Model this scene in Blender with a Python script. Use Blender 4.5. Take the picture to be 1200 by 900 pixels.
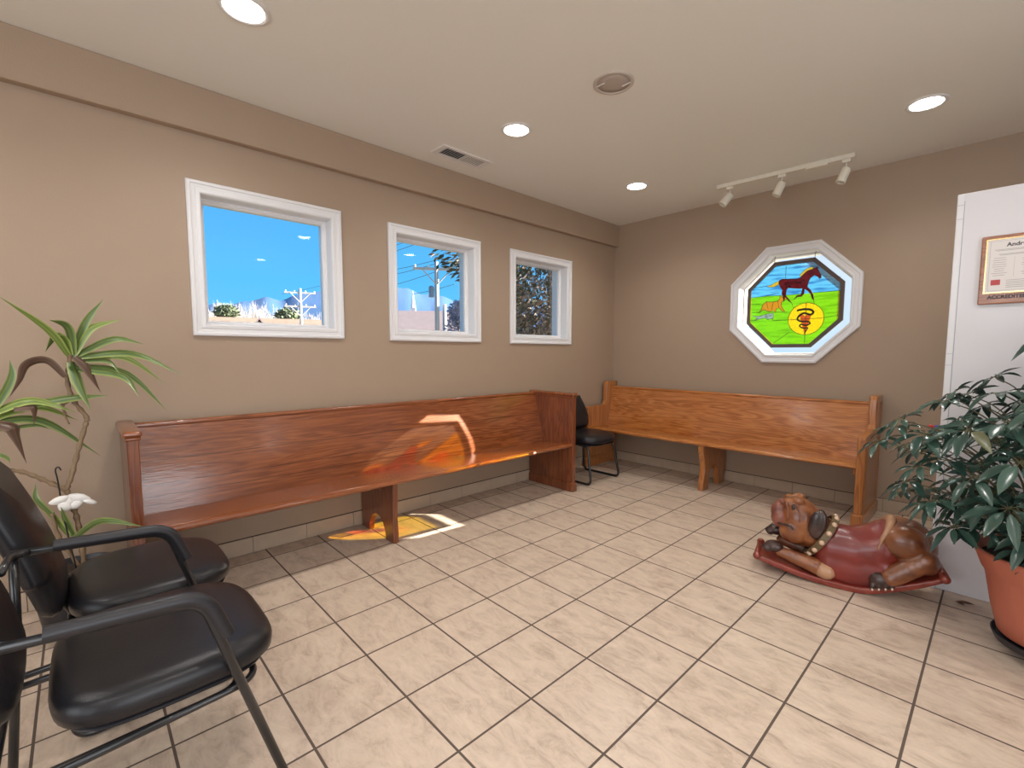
import bpy, bmesh, math, random
from mathutils import Vector, Matrix, noise
from mathutils.geometry import delaunay_2d_cdt
random.seed(7)
PI = math.pi
for o in list(bpy.data.objects):
    bpy.data.objects.remove(o)
SC = bpy.context.scene
COL = SC.collection

# ------------------------------------------------------------------ camera
cam = bpy.data.cameras.new('camera')
cam_o = bpy.data.objects.new('camera', cam)
COL.objects.link(cam_o)
cam.sensor_fit = 'HORIZONTAL'
cam.sensor_width = 36.0
cam.lens = 541.4 / 1200 * 36
cam.shift_x = -(613.64 - 600) / 1200
cam.shift_y = (458.39 - 450) / 1200
cam.clip_start = 0.05
cam.clip_end = 3000
yaw, pitch, roll = -0.8043, -0.0826, 0.0018
fw = Vector((math.sin(yaw) * math.cos(pitch), math.cos(yaw) * math.cos(pitch), math.sin(pitch)))
rt = Vector((math.cos(yaw), -math.sin(yaw), 0))
up = rt.cross(fw)
r2 = rt * math.cos(roll) + up * math.sin(roll)
u2 = up * math.cos(roll) - rt * math.sin(roll)
CAM = Vector((3.277, -4.653, 1.281))
m = Matrix((r2, u2, -fw)).transposed().to_4x4()
m.translation = CAM
cam_o.matrix_world = m
SC.camera = cam_o

# ------------------------------------------------------------------ world, sun, added fill light, exposure
SUN_DIR = Vector((-1.177, -2.08, -1.0)).normalized()     # the way the light travels
sun = bpy.data.lights.new('sun', 'SUN')
sun.energy = 32.0
sun.angle = 0.006
sun.color = (1.0, 0.93, 0.82)
sun_o = bpy.data.objects.new('sun', sun)
COL.objects.link(sun_o)
sun_o.rotation_euler = SUN_DIR.to_track_quat('-Z', 'Y').to_euler()
sun_o.location = (8, 14, 8)

W = bpy.data.worlds.new('world')
SC.world = W
W.use_nodes = True
nt = W.node_tree
nt.nodes.clear()
n_out = nt.nodes.new('ShaderNodeOutputWorld')
n_bg = nt.nodes.new('ShaderNodeBackground')
n_bg.inputs['Strength'].default_value = 1.0
n_tc = nt.nodes.new('ShaderNodeTexCoord')
n_sep = nt.nodes.new('ShaderNodeSeparateXYZ')
n_rp = nt.nodes.new('ShaderNodeValToRGB')
nt.links.new(n_tc.outputs['Generated'], n_sep.inputs[0])
nt.links.new(n_sep.outputs['Z'], n_rp.inputs[0])
cr = n_rp.color_ramp
cr.elements[0].position = 0.0
cr.elements[0].color = (0.20, 0.66, 1.12, 1)
cr.elements[1].position = 0.5
cr.elements[1].color = (0.045, 0.30, 0.85, 1)
e = cr.elements.new(0.12)
e.color = (0.13, 0.62, 1.2, 1)
# whitish glow of the sky around the sun
n_dot = nt.nodes.new('ShaderNodeVectorMath')
n_dot.operation = 'DOT_PRODUCT'
nt.links.new(n_tc.outputs['Generated'], n_dot.inputs[0])
n_dot.inputs[1].default_value = tuple(-SUN_DIR)
n_mr = nt.nodes.new('ShaderNodeMapRange')
n_mr.inputs['From Min'].default_value = 0.35
n_mr.inputs['From Max'].default_value = 0.85
nt.links.new(n_dot.outputs['Value'], n_mr.inputs['Value'])
n_mx = nt.nodes.new('ShaderNodeMix')
n_mx.data_type = 'RGBA'
nt.links.new(n_mr.outputs['Result'], n_mx.inputs['Factor'])
nt.links.new(n_rp.outputs['Color'], n_mx.inputs[6])
n_mx.inputs[7].default_value = (0.95, 1.0, 1.08, 1)
nt.links.new(n_mx.outputs[2], n_bg.inputs['Color'])
nt.links.new(n_bg.outputs[0], n_out.inputs[0])

def area_light(name, loc, direction, sx, sy, power, color):
    l = bpy.data.lights.new(name, 'AREA')
    l.shape = 'RECTANGLE'
    l.size = sx
    l.size_y = sy
    l.energy = power
    l.color = color
    o = bpy.data.objects.new(name, l)
    COL.objects.link(o)
    o.location = loc
    o.rotation_euler = Vector(direction).to_track_quat('-Z', 'Y').to_euler()
    return o
# added cool fill lamps behind the camera and at the right wall, no windows
area_light('front_fill_light', (3.3, -7.9, 1.5), (0, 1, -0.05), 3.6, 1.9, 84, (0.86, 0.93, 1.0))
area_light('side_fill_light', (6.35, -4.6, 1.5), (-1, 0, -0.05), 2.6, 1.9, 84, (0.86, 0.93, 1.0))

SC.view_settings.view_transform = 'Standard'
SC.view_settings.look = 'None'
SC.view_settings.exposure = 0.0
SC.view_settings.gamma = 1.0
SC.view_settings.use_curve_mapping = False
LAMP_STRENGTH = 30.0
SPOT_POWER = 38.0

# ------------------------------------------------------------------ helpers
def link(o):
    COL.objects.link(o)
    return o

def obj(name, bm, mat, parent=None, smooth=False, kind=None, angle=None):
    me = bpy.data.meshes.new(name)
    bmesh.ops.recalc_face_normals(bm, faces=bm.faces)
    bm.to_mesh(me)
    bm.free()
    mats = mat if isinstance(mat, (list, tuple)) else [mat]
    for mm in mats:
        me.materials.append(mm)
    if smooth:
        me.polygons.foreach_set('use_smooth', [True] * len(me.polygons))
        if angle:
            me.set_sharp_from_angle(angle=math.radians(angle))
    o = bpy.data.objects.new(name, me)
    link(o)
    if parent:
        o.parent = parent
    if kind:
        o['kind'] = kind
    return o

def tag(o, label, cat, group=None, kind=None):
    o['label'] = label
    o['category'] = cat
    if group:
        o['group'] = group
    if kind:
        o['kind'] = kind
    return o

def thing(name, label, cat, loc=(0, 0, 0), rotz=0.0, group=None, rot=None):
    o = bpy.data.objects.new(name, None)
    link(o)
    o.empty_display_size = 0.1
    o.location = loc
    o.rotation_euler = rot if rot else (0, 0, rotz)
    return tag(o, label, cat, group)

def copy_tree(o, parent=None):
    c = o.copy()
    link(c)
    if parent:
        c.parent = parent
    for ch in list(o.children):
        copy_tree(ch, c)
    return c

def add_box(bm, lo, hi, bevel=0.0, seg=2, mi=0):
    r = bmesh.ops.create_cube(bm, size=1.0)
    vs = r['verts']
    for v in vs:
        v.co = Vector([lo[i] + (v.co[i] + 0.5) * (hi[i] - lo[i]) for i in range(3)])
    fs = {f for v in vs for f in v.link_faces}
    for f in fs:
        f.material_index = mi
    if bevel > 0:
        es = list({e for v in vs for e in v.link_edges})
        r = bmesh.ops.bevel(bm, geom=es, offset=bevel, segments=seg, profile=0.5, affect='EDGES', clamp_overlap=True)
    return vs

def box(lo, hi, bevel=0.0, seg=2):
    bm = bmesh.new()
    add_box(bm, lo, hi, bevel, seg)
    return bm

def add_prism(bm, pts, axis, a, b, bevel=0.0, seg=2):
    """polygon of 2D points extruded along an axis from a to b. axis 0: (y,z), 1: (x,z), 2: (x,y)"""
    def P(p, t):
        if axis == 0: return Vector((t, p[0], p[1]))
        if axis == 1: return Vector((p[0], t, p[1]))
        return Vector((p[0], p[1], t))
    va = [bm.verts.new(P(p, a)) for p in pts]
    vb = [bm.verts.new(P(p, b)) for p in pts]
    n = len(pts)
    fs = [bm.faces.new(va), bm.faces.new(list(reversed(vb)))]
    for i in range(n):
        fs.append(bm.faces.new((va[i], vb[i], vb[(i + 1) % n], va[(i + 1) % n])))
    bmesh.ops.recalc_face_normals(bm, faces=fs)
    if bevel > 0:
        es = [e for f in fs[:2] for e in f.edges]
        bmesh.ops.bevel(bm, geom=es, offset=bevel, segments=seg, profile=0.5, affect='EDGES', clamp_overlap=True)

def prism(pts, axis, a, b, bevel=0.0, seg=2):
    bm = bmesh.new()
    add_prism(bm, pts, axis, a, b, bevel, seg)
    return bm

def smooth_path(pts, n=8, closed=False):
    """Catmull-Rom through points"""
    P = [Vector(p) for p in pts]
    out = []
    N = len(P)
    rng = range(N) if closed else range(N - 1)
    for i in rng:
        p0 = P[(i - 1) % N] if closed or i > 0 else P[0] * 2 - P[1]
        p1, p2 = P[i], P[(i + 1) % N]
        p3 = P[(i + 2) % N] if closed or i + 2 < N else P[-1] * 2 - P[-2]
        for k in range(n):
            t = k / n
            out.append(0.5 * ((2 * p1) + (p2 - p0) * t + (2 * p0 - 5 * p1 + 4 * p2 - p3) * t * t + (3 * p1 - p0 - 3 * p2 + p3) * t ** 3))
    if not closed:
        out.append(P[-1])
    return out

def fillet(pts, r, n=6):
    """round the corners of a polyline"""
    P = [Vector(p) for p in pts]
    out = [P[0]]
    for i in range(1, len(P) - 1):
        a, b, c = P[i - 1], P[i], P[i + 1]
        d1, d2 = (a - b), (c - b)
        rr = min(r, d1.length * 0.49, d2.length * 0.49)
        s, t = b + d1.normalized() * rr, b + d2.normalized() * rr
        for k in range(n + 1):
            u = k / n
            out.append(s * (1 - u) ** 2 + b * 2 * u * (1 - u) + t * u * u)
    out.append(P[-1])
    return out

def add_tube(bm, path, rad, sides=10, closed=False, flat=1.0, caps=True, upv=None):
    P = [Vector(p) for p in path]
    n = len(P)
    R = rad if isinstance(rad, (list, tuple)) else [rad] * n
    rings = []
    prev = None
    for i in range(n):
        if closed:
            t = (P[(i + 1) % n] - P[i - 1])
        else:
            t = P[min(i + 1, n - 1)] - P[max(i - 1, 0)]
        t.normalize()
        if prev is None:
            a = Vector(upv) if upv else (Vector((0, 0, 1)) if abs(t.z) < 0.9 else Vector((1, 0, 0)))
            x = t.cross(a).normalized()
        else:
            x = (prev - t * prev.dot(t)).normalized()
        prev = x
        y = t.cross(x)
        ring = []
        for k in range(sides):
            an = 2 * PI * k / sides
            ring.append(bm.verts.new(P[i] + x * math.cos(an) * R[i] + y * math.sin(an) * R[i] * flat))
        rings.append(ring)
    for i in range(n if closed else n - 1):
        A, B = rings[i], rings[(i + 1) % n]
        for k in range(sides):
            bm.faces.new((A[k], A[(k + 1) % sides], B[(k + 1) % sides], B[k]))
    if caps and not closed:
        bm.faces.new(list(reversed(rings[0])))
        bm.faces.new(rings[-1])

def tube(path, rad, **k):
    bm = bmesh.new()
    add_tube(bm, path, rad, **k)
    return bm

def add_lathe(bm, prof, c=(0, 0, 0), seg=32, capb=True, capt=True, sy=1.0):
    rings = []
    for r, z in prof:
        if r < 1e-6:
            rings.append([bm.verts.new((c[0], c[1], c[2] + z))])
        else:
            rings.append([bm.verts.new((c[0] + r * math.cos(2 * PI * k / seg), c[1] + sy * r * math.sin(2 * PI * k / seg), c[2] + z)) for k in range(seg)])
    for A, B in zip(rings, rings[1:]):
        for k in range(seg):
            k2 = (k + 1) % seg
            if len(A) == 1 and len(B) == 1: continue
            if len(A) == 1: bm.faces.new((A[0], B[k2], B[k]))
            elif len(B) == 1: bm.faces.new((A[k], A[k2], B[0]))
            else: bm.faces.new((A[k], A[k2], B[k2], B[k]))
    if capb and len(rings[0]) > 1: bm.faces.new(list(reversed(rings[0])))
    if capt and len(rings[-1]) > 1: bm.faces.new(rings[-1])

def lathe(prof, **k):
    bm = bmesh.new()
    add_lathe(bm, prof, **k)
    return bm

def add_ball(bm, c, r, sub=3, rot=None):
    rr = bmesh.ops.create_icosphere(bm, subdivisions=sub, radius=1.0)
    r = r if isinstance(r, (list, tuple)) else (r, r, r)
    M = rot.to_matrix() if rot else Matrix.Identity(3)
    for v in rr['verts']:
        v.co = M @ Vector((v.co.x * r[0], v.co.y * r[1], v.co.z * r[2])) + Vector(c)

def plate(outer, holes, mk, t0, t1):
    """flat plate with holes: 2D loops, mk(u, v, t) -> 3D"""
    bm = bmesh.new()
    pts, faces, k = [], [], 0
    for L in [outer] + holes:
        pts += [Vector(p) for p in L]
        faces.append(list(range(k, k + len(L))))
        k += len(L)
    vs, es, fs, ov, oe, of = delaunay_2d_cdt(pts, [], faces, 1, 1e-6)
    A = [bm.verts.new(mk(v.x, v.y, t0)) for v in vs]
    B = [bm.verts.new(mk(v.x, v.y, t1)) for v in vs]
    cnt = {}
    for f, o in zip(fs, of):
        if o != [0] and set(o) != {0}:
            continue
        bm.faces.new([A[i] for i in f])
        bm.faces.new([B[i] for i in reversed(f)])
        for i in range(len(f)):
            e = (f[i], f[(i + 1) % len(f)])
            key = tuple(sorted(e))
            cnt.setdefault(key, []).append(e)
    for key, l in cnt.items():
        if len(l) == 1:
            i, j = l[0]
            bm.faces.new((A[i], B[i], B[j], A[j]))
    for v in list(bm.verts):
        if not v.link_faces:
            bm.verts.remove(v)
    return bm

# ------------------------------------------------------------------ materials
def mat_new(name):
    m_ = bpy.data.materials.new(name)
    m_.use_nodes = True
    t = m_.node_tree
    b = t.nodes['Principled BSDF']
    return m_, t, b

def N(t, typ, **kw):
    n = t.nodes.new(typ)
    for k, v in kw.items():
        setattr(n, k, v)
    return n

def simple(name, col, rough=0.5, metal=0.0, bump=0.0, bscale=60.0, var=0.0, vscale=6.0, coat=0.0, spec=None, sheen=0.0):
    m_, t, b = mat_new(name)
    b.inputs['Base Color'].default_value = (*col, 1)
    b.inputs['Roughness'].default_value = rough
    b.inputs['Metallic'].default_value = metal
    b.inputs['Coat Weight'].default_value = coat
    b.inputs['Coat Roughness'].default_value = 0.15
    if spec is not None:
        b.inputs['Specular IOR Level'].default_value = spec
    tc = N(t, 'ShaderNodeTexCoord')
    if var > 0:
        nz = N(t, 'ShaderNodeTexNoise')
        nz.inputs['Scale'].default_value = vscale
        nz.inputs['Detail'].default_value = 5
        t.links.new(tc.outputs['Object'], nz.inputs['Vector'])
        hs = N(t, 'ShaderNodeMix', data_type='RGBA')
        hs.inputs[6].default_value = (*[c * (1 - var) for c in col], 1)
        hs.inputs[7].default_value = (*[min(1, c * (1 + var)) for c in col], 1)
        t.links.new(nz.outputs['Fac'], hs.inputs['Factor'])
        t.links.new(hs.outputs[2], b.inputs['Base Color'])
    if bump > 0:
        nb = N(t, 'ShaderNodeTexNoise')
        nb.inputs['Scale'].default_value = bscale
        nb.inputs['Detail'].default_value = 4
        t.links.new(tc.outputs['Object'], nb.inputs['Vector'])
        bp = N(t, 'ShaderNodeBump')
        bp.inputs['Strength'].default_value = bump
        bp.inputs['Distance'].default_value = 0.01
        t.links.new(nb.outputs['Fac'], bp.inputs['Height'])
        t.links.new(bp.outputs[0], b.inputs['Normal'])
    return m_

def wood(name, dark, mid, light, axis='X', rough=0.28, grain=1.0, planks=None, coat=0.7, bump=0.15, ring=0.34, rings=60.0):
    """oak with long streaks and cathedral figure, grain along the given object axis"""
    m_, t, b = mat_new(name)
    tc = N(t, 'ShaderNodeTexCoord')
    mp = N(t, 'ShaderNodeMapping')
    s = {'X': (0.55, 7, 7), 'Y': (7, 0.55, 7), 'Z': (7, 7, 0.55)}[axis]
    mp.inputs['Scale'].default_value = [k * grain for k in s]
    t.links.new(tc.outputs['Object'], mp.inputs['Vector'])
    n1 = N(t, 'ShaderNodeTexNoise')
    n1.inputs['Scale'].default_value = 1.6
    n1.inputs['Detail'].default_value = 3
    n1.inputs['Distortion'].default_value = 0.6
    t.links.new(mp.outputs[0], n1.inputs['Vector'])
    # rings from the noise value: contour lines give the cathedral figure
    ml = N(t, 'ShaderNodeMath', operation='MULTIPLY')
    ml.inputs[1].default_value = rings
    t.links.new(n1.outputs['Fac'], ml.inputs[0])
    sn = N(t, 'ShaderNodeMath', operation='SINE')
    t.links.new(ml.outputs[0], sn.inputs[0])
    mr = N(t, 'ShaderNodeMapRange')
    mr.inputs['From Min'].default_value = -1
    mr.inputs['From Max'].default_value = 1
    t.links.new(sn.outputs[0], mr.inputs['Value'])
    # fine pores
    mp2 = N(t, 'ShaderNodeMapping')
    s2 = {'X': (5, 160, 160), 'Y': (160, 5, 160), 'Z': (160, 160, 5)}[axis]
    mp2.inputs['Scale'].default_value = s2
    t.links.new(tc.outputs['Object'], mp2.inputs['Vector'])
    n2 = N(t, 'ShaderNodeTexNoise')
    n2.inputs['Scale'].default_value = 1.0
    n2.inputs['Detail'].default_value = 3
    t.links.new(mp2.outputs[0], n2.inputs['Vector'])
    ad = N(t, 'ShaderNodeMath', operation='MULTIPLY')
    t.links.new(mr.outputs[0], ad.inputs[0])
    ad.inputs[1].default_value = ring
    a2 = N(t, 'ShaderNodeMath', operation='MULTIPLY_ADD')
    t.links.new(n2.outputs['Fac'], a2.inputs[0])
    a2.inputs[1].default_value = 1 - ring
    t.links.new(ad.outputs[0], a2.inputs[2])
    # slow tone drift
    n3 = N(t, 'ShaderNodeTexNoise')
    n3.inputs['Scale'].default_value = 0.5
    t.links.new(mp.outputs[0], n3.inputs['Vector'])
    a3 = N(t, 'ShaderNodeMath', operation='MULTIPLY_ADD')
    t.links.new(n3.outputs['Fac'], a3.inputs[0])
    a3.inputs[1].default_value = 0.5
    a3.inputs[2].default_value = -0.25
    a4 = N(t, 'ShaderNodeMath', operation='ADD')
    t.links.new(a2.outputs[0], a4.inputs[0])
    t.links.new(a3.outputs[0], a4.inputs[1])
    rp = N(t, 'ShaderNodeValToRGB')
    rp.color_ramp.elements[0].position = 0.12
    rp.color_ramp.elements[0].color = (*dark, 1)
    rp.color_ramp.elements[1].position = 0.85
    rp.color_ramp.elements[1].color = (*light, 1)
    e_ = rp.color_ramp.elements.new(0.45)
    e_.color = (*mid, 1)
    t.links.new(a4.outputs[0], rp.inputs[0])
    col = rp.outputs[0]
    height = a4.outputs[0]
    if planks:
        sp = N(t, 'ShaderNodeSeparateXYZ')
        t.links.new(tc.outputs['Object'], sp.inputs[0])
        last = None
        for z in planks:
            su = N(t, 'ShaderNodeMath', operation='SUBTRACT')
            t.links.new(sp.outputs['Z'], su.inputs[0])
            su.inputs[1].default_value = z
            ab = N(t, 'ShaderNodeMath', operation='ABSOLUTE')
            t.links.new(su.outputs[0], ab.inputs[0])
            lt = N(t, 'ShaderNodeMath', operation='LESS_THAN')
            t.links.new(ab.outputs[0], lt.inputs[0])
            lt.inputs[1].default_value = 0.0012
            if last is None:
                last = lt.outputs[0]
            else:
                mx_ = N(t, 'ShaderNodeMath', operation='MAXIMUM')
                t.links.new(last, mx_.inputs[0])
                t.links.new(lt.outputs[0], mx_.inputs[1])
                last = mx_.outputs[0]
        mm = N(t, 'ShaderNodeMix', data_type='RGBA')
        t.links.new(last, mm.inputs['Factor'])
        t.links.new(col, mm.inputs[6])
        mm.inputs[7].default_value = (*[c * 0.35 for c in dark], 1)
        col = mm.outputs[2]
    t.links.new(col, b.inputs['Base Color'])
    b.inputs['Roughness'].default_value = rough
    b.inputs['Coat Weight'].default_value = coat
    b.inputs['Coat Roughness'].default_value = 0.11
    # long shallow waviness of the varnish plus grain relief
    n5 = N(t, 'ShaderNodeTexNoise')
    mp5 = N(t, 'ShaderNodeMapping')
    mp5.inputs['Scale'].default_value = {'X': (3, 18, 18), 'Y': (18, 3, 18), 'Z': (18, 18, 3)}[axis]
    t.links.new(tc.outputs['Object'], mp5.inputs['Vector'])
    t.links.new(mp5.outputs[0], n5.inputs['Vector'])
    a5 = N(t, 'ShaderNodeMath', operation='MULTIPLY_ADD')
    t.links.new(n5.outputs['Fac'], a5.inputs[0])
    a5.inputs[1].default_value = 1.2
    t.links.new(height, a5.inputs[2])
    bp = N(t, 'ShaderNodeBump')
    bp.inputs['Strength'].default_value = bump
    bp.inputs['Distance'].default_value = 0.004
    t.links.new(a5.outputs[0], bp.inputs['Height'])
    t.links.new(bp.outputs[0], b.inputs['Normal'])
    t.links.new(bp.outputs[0], b.inputs['Coat Normal'])
    return m_

def emit(name, col, strength):
    m_, t, b = mat_new(name)
    b.inputs['Base Color'].default_value = (0.8, 0.8, 0.8, 1)
    b.inputs['Emission Color'].default_value = (*col, 1)
    b.inputs['Emission Strength'].default_value = strength
    return m_

def stained(name, tcol, tlcol, streak=None, smap=(6, 40, 60), tra=0.4):
    """coloured glass: tcol lets the light straight through, tlcol scatters it; streak darkens both in strokes"""
    m_ = bpy.data.materials.new(name)
    m_.use_nodes = True
    t = m_.node_tree
    t.nodes.clear()
    out = N(t, 'ShaderNodeOutputMaterial')
    trn = N(t, 'ShaderNodeBsdfTransparent')
    tl = N(t, 'ShaderNodeBsdfTranslucent')
    gl = N(t, 'ShaderNodeBsdfGlossy')
    gl.inputs['Roughness'].default_value = 0.08
    mx = N(t, 'ShaderNodeMixShader')
    mx.inputs[0].default_value = tra
    mx2 = N(t, 'ShaderNodeMixShader')
    mx2.inputs[0].default_value = 0.03
    if streak:
        tc = N(t, 'ShaderNodeTexCoord')
        mp = N(t, 'ShaderNodeMapping')
        mp.inputs['Scale'].default_value = smap
        mp.inputs['Rotation'].default_value = (0, math.radians(8), 0)
        nz = N(t, 'ShaderNodeTexNoise')
        nz.inputs['Scale'].default_value = 1.0
        nz.inputs['Detail'].default_value = 3
        t.links.new(tc.outputs['Object'], mp.inputs['Vector'])
        t.links.new(mp.outputs[0], nz.inputs['Vector'])
        for col, node in ((tcol, trn), (tlcol, tl)):
            rp = N(t, 'ShaderNodeValToRGB')
            rp.color_ramp.elements[0].position = 0.38
            rp.color_ramp.elements[0].color = (*[c * k for c, k in zip(col, streak)], 1)
            rp.color_ramp.elements[1].position = 0.54
            rp.color_ramp.elements[1].color = (*col, 1)
            t.links.new(nz.outputs['Fac'], rp.inputs[0])
            t.links.new(rp.outputs[0], node.inputs['Color'])
    else:
        trn.inputs['Color'].default_value = (*tcol, 1)
        tl.inputs['Color'].default_value = (*tlcol, 1)
    t.links.new(trn.outputs[0], mx.inputs[1])
    t.links.new(tl.outputs[0], mx.inputs[2])
    t.links.new(mx.outputs[0], mx2.inputs[1])
    t.links.new(gl.outputs[0], mx2.inputs[2])
    t.links.new(mx2.outputs[0], out.inputs[0])
    return m_

def pane_mat():
    m_ = bpy.data.materials.new('clear_pane')
    m_.use_nodes = True
    t = m_.node_tree
    t.nodes.clear()
    out = N(t, 'ShaderNodeOutputMaterial')
    trn = N(t, 'ShaderNodeBsdfTransparent')
    trn.inputs['Color'].default_value = (0.97, 0.985, 0.98, 1)
    gl = N(t, 'ShaderNodeBsdfGlossy')
    gl.inputs['Roughness'].default_value = 0.02
    mx = N(t, 'ShaderNodeMixShader')
    fr = N(t, 'ShaderNodeFresnel')
    fr.inputs['IOR'].default_value = 1.3
    t.links.new(fr.outputs[0], mx.inputs[0])
    t.links.new(trn.outputs[0], mx.inputs[1])
    t.links.new(gl.outputs[0], mx.inputs[2])
    t.links.new(mx.outputs[0], out.inputs[0])
    return m_

def tile_mat(name, offx, offy, size=0.33, vertical=None, mortar=0.0042):
    m_, t, b = mat_new(name)
    tc = N(t, 'ShaderNodeTexCoord')
    mp = N(t, 'ShaderNodeMapping')
    mp.inputs['Location'].default_value = (-offx, -offy, 0)
    src = tc.outputs['Object']
    t.links.new(src, mp.inputs['Vector'])
    def brick(c1, c2, mo):
        br = N(t, 'ShaderNodeTexBrick')
        br.offset = 0.0
        br.offset_frequency = 1
        br.squash = 1.0
        br.squash_frequency = 1
        br.inputs['Scale'].default_value = 1.0
        br.inputs['Brick Width'].default_value = size
        br.inputs['Row Height'].default_value = size
        br.inputs['Mortar Size'].default_value = mortar
        br.inputs['Mortar Smooth'].default_value = 0.0
        br.inputs['Color1'].default_value = (*c1, 1)
        br.inputs['Color2'].default_value = (*c2, 1)
        br.inputs['Mortar'].default_value = (*mo, 1)
        t.links.new(mp.outputs[0], br.inputs['Vector'])
        return br
    rnd = brick((0, 0, 0), (1, 1, 1), (0.5, 0.5, 0.5))
    # mottled stone clouding, shifted per tile
    cmb = N(t, 'ShaderNodeVectorMath', operation='MULTIPLY_ADD')
    t.links.new(rnd.outputs['Color'], cmb.inputs[0])
    cmb.inputs[1].default_value = (5.0, 9.0, 3.0)
    mps = N(t, 'ShaderNodeMapping')
    mps.inputs['Rotation'].default_value = (0, 0, math.radians(20))
    mps.inputs['Scale'].default_value = (1.0, 2.2, 1)
    t.links.new(src, mps.inputs['Vector'])
    t.links.new(mps.outputs[0], cmb.inputs[2])
    nz = N(t, 'ShaderNodeTexNoise')
    nz.inputs['Scale'].default_value = 7.5
    nz.inputs['Detail'].default_value = 9
    nz.inputs['Roughness'].default_value = 0.74
    nz.inputs['Distortion'].default_value = 0.5
    t.links.new(cmb.outputs[0], nz.inputs['Vector'])
    rp = N(t, 'ShaderNodeValToRGB')
    rp.color_ramp.elements[0].position = 0.30
    rp.color_ramp.elements[0].color = (0.38, 0.28, 0.21, 1)
    rp.color_ramp.elements[1].position = 0.66
    rp.color_ramp.elements[1].color = (0.65, 0.525, 0.41, 1)
    e_ = rp.color_ramp.elements.new(0.50)
    e_.color = (0.575, 0.45, 0.35, 1)
    t.links.new(nz.outputs['Fac'], rp.inputs[0])
    mx = N(t, 'ShaderNodeMix', data_type='RGBA')
    t.links.new(rnd.outputs['Fac'], mx.inputs['Factor'])
    t.links.new(rp.outputs[0], mx.inputs[6])
    mx.inputs[7].default_value = (0.10, 0.070, 0.054, 1)
    t.links.new(mx.outputs[2], b.inputs['Base Color'])
    rr = N(t, 'ShaderNodeMapRange')
    rr.inputs['To Min'].default_value = 0.36
    rr.inputs['To Max'].default_value = 0.9
    t.links.new(rnd.outputs['Fac'], rr.inputs['Value'])
    t.links.new(rr.outputs[0], b.inputs['Roughness'])
    inv = N(t, 'ShaderNodeMath', operation='SUBTRACT')
    inv.inputs[0].default_value = 1.0
    t.links.new(rnd.outputs['Fac'], inv.inputs[1])
    nb = N(t, 'ShaderNodeMath', operation='MULTIPLY_ADD')
    t.links.new(nz.outputs['Fac'], nb.inputs[0])
    nb.inputs[1].default_value = 0.25
    t.links.new(inv.outputs[0], nb.inputs[2])
    bp = N(t, 'ShaderNodeBump')
    bp.inputs['Strength'].default_value = 0.25
    bp.inputs['Distance'].default_value = 0.0008
    t.links.new(nb.outputs[0], bp.inputs['Height'])
    t.links.new(bp.outputs[0], b.inputs['Normal'])
    return m_

M = {}
M['wall'] = simple('tan_wall_paint', (0.365, 0.265, 0.187), 0.55, bump=0.12, bscale=180, var=0.03)
M['ceil'] = simple('ceiling_paint', (0.79, 0.765, 0.70), 0.8, bump=0.08, bscale=220)
M['white'] = simple('white_trim_paint', (0.74, 0.73, 0.74), 0.38)
M['plast'] = simple('white_plastic', (0.72, 0.70, 0.67), 0.45)
M['track'] = simple('beige_track_enamel', (0.72, 0.67, 0.56), 0.4)
M['panel'] = simple('white_laminate', (0.70, 0.68, 0.70), 0.42, var=0.03, vscale=2)
M['joint'] = simple('grey_joint', (0.33, 0.33, 0.37), 0.7)
M['floor'] = tile_mat('beige_floor_tile', 0.1524, 0.1207)
M['base'] = simple('beige_base_tile', (0.47, 0.365, 0.27), 0.4, var=0.16, vscale=9)
M['grout'] = simple('brown_grout', (0.09, 0.062, 0.047), 0.9)
M['clear'] = pane_mat()
M['vinyl'] = simple('black_vinyl', (0.010, 0.0095, 0.012), 0.34, bump=0.08, bscale=260, spec=0.38)
M['blackmetal'] = simple('black_enamel', (0.012, 0.012, 0.014), 0.28, coat=0.2)
M['armpad'] = simple('black_arm_plastic', (0.014, 0.0135, 0.018), 0.42)
M['pew1'] = wood('dark_varnished_oak', (0.090, 0.022, 0.006), (0.21, 0.056, 0.015), (0.32, 0.100, 0.030), 'X', 0.27, planks=[0.70, 0.578, 0.515], ring=0.26)
M['pew1z'] = wood('dark_varnished_oak_upright', (0.085, 0.020, 0.007), (0.18, 0.047, 0.015), (0.26, 0.078, 0.026), 'Z', 0.3)
M['pew2'] = wood('golden_oak', (0.22, 0.064, 0.012), (0.40, 0.130, 0.028), (0.53, 0.21, 0.055), 'X', 0.27, ring=0.42, rings=75)
M['pew2z'] = wood('golden_oak_upright', (0.22, 0.068, 0.015), (0.38, 0.132, 0.032), (0.49, 0.20, 0.056), 'Z', 0.3)
M['black'] = simple('matt_black', (0.01, 0.01, 0.01), 0.8)
M['lamp'] = emit('lit_lamp_lens', (1.0, 0.975, 0.95), LAMP_STRENGTH)
M['grille'] = simple('speaker_grille_fabric', (0.46, 0.385, 0.325), 0.8, bump=0.4, bscale=900)

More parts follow.
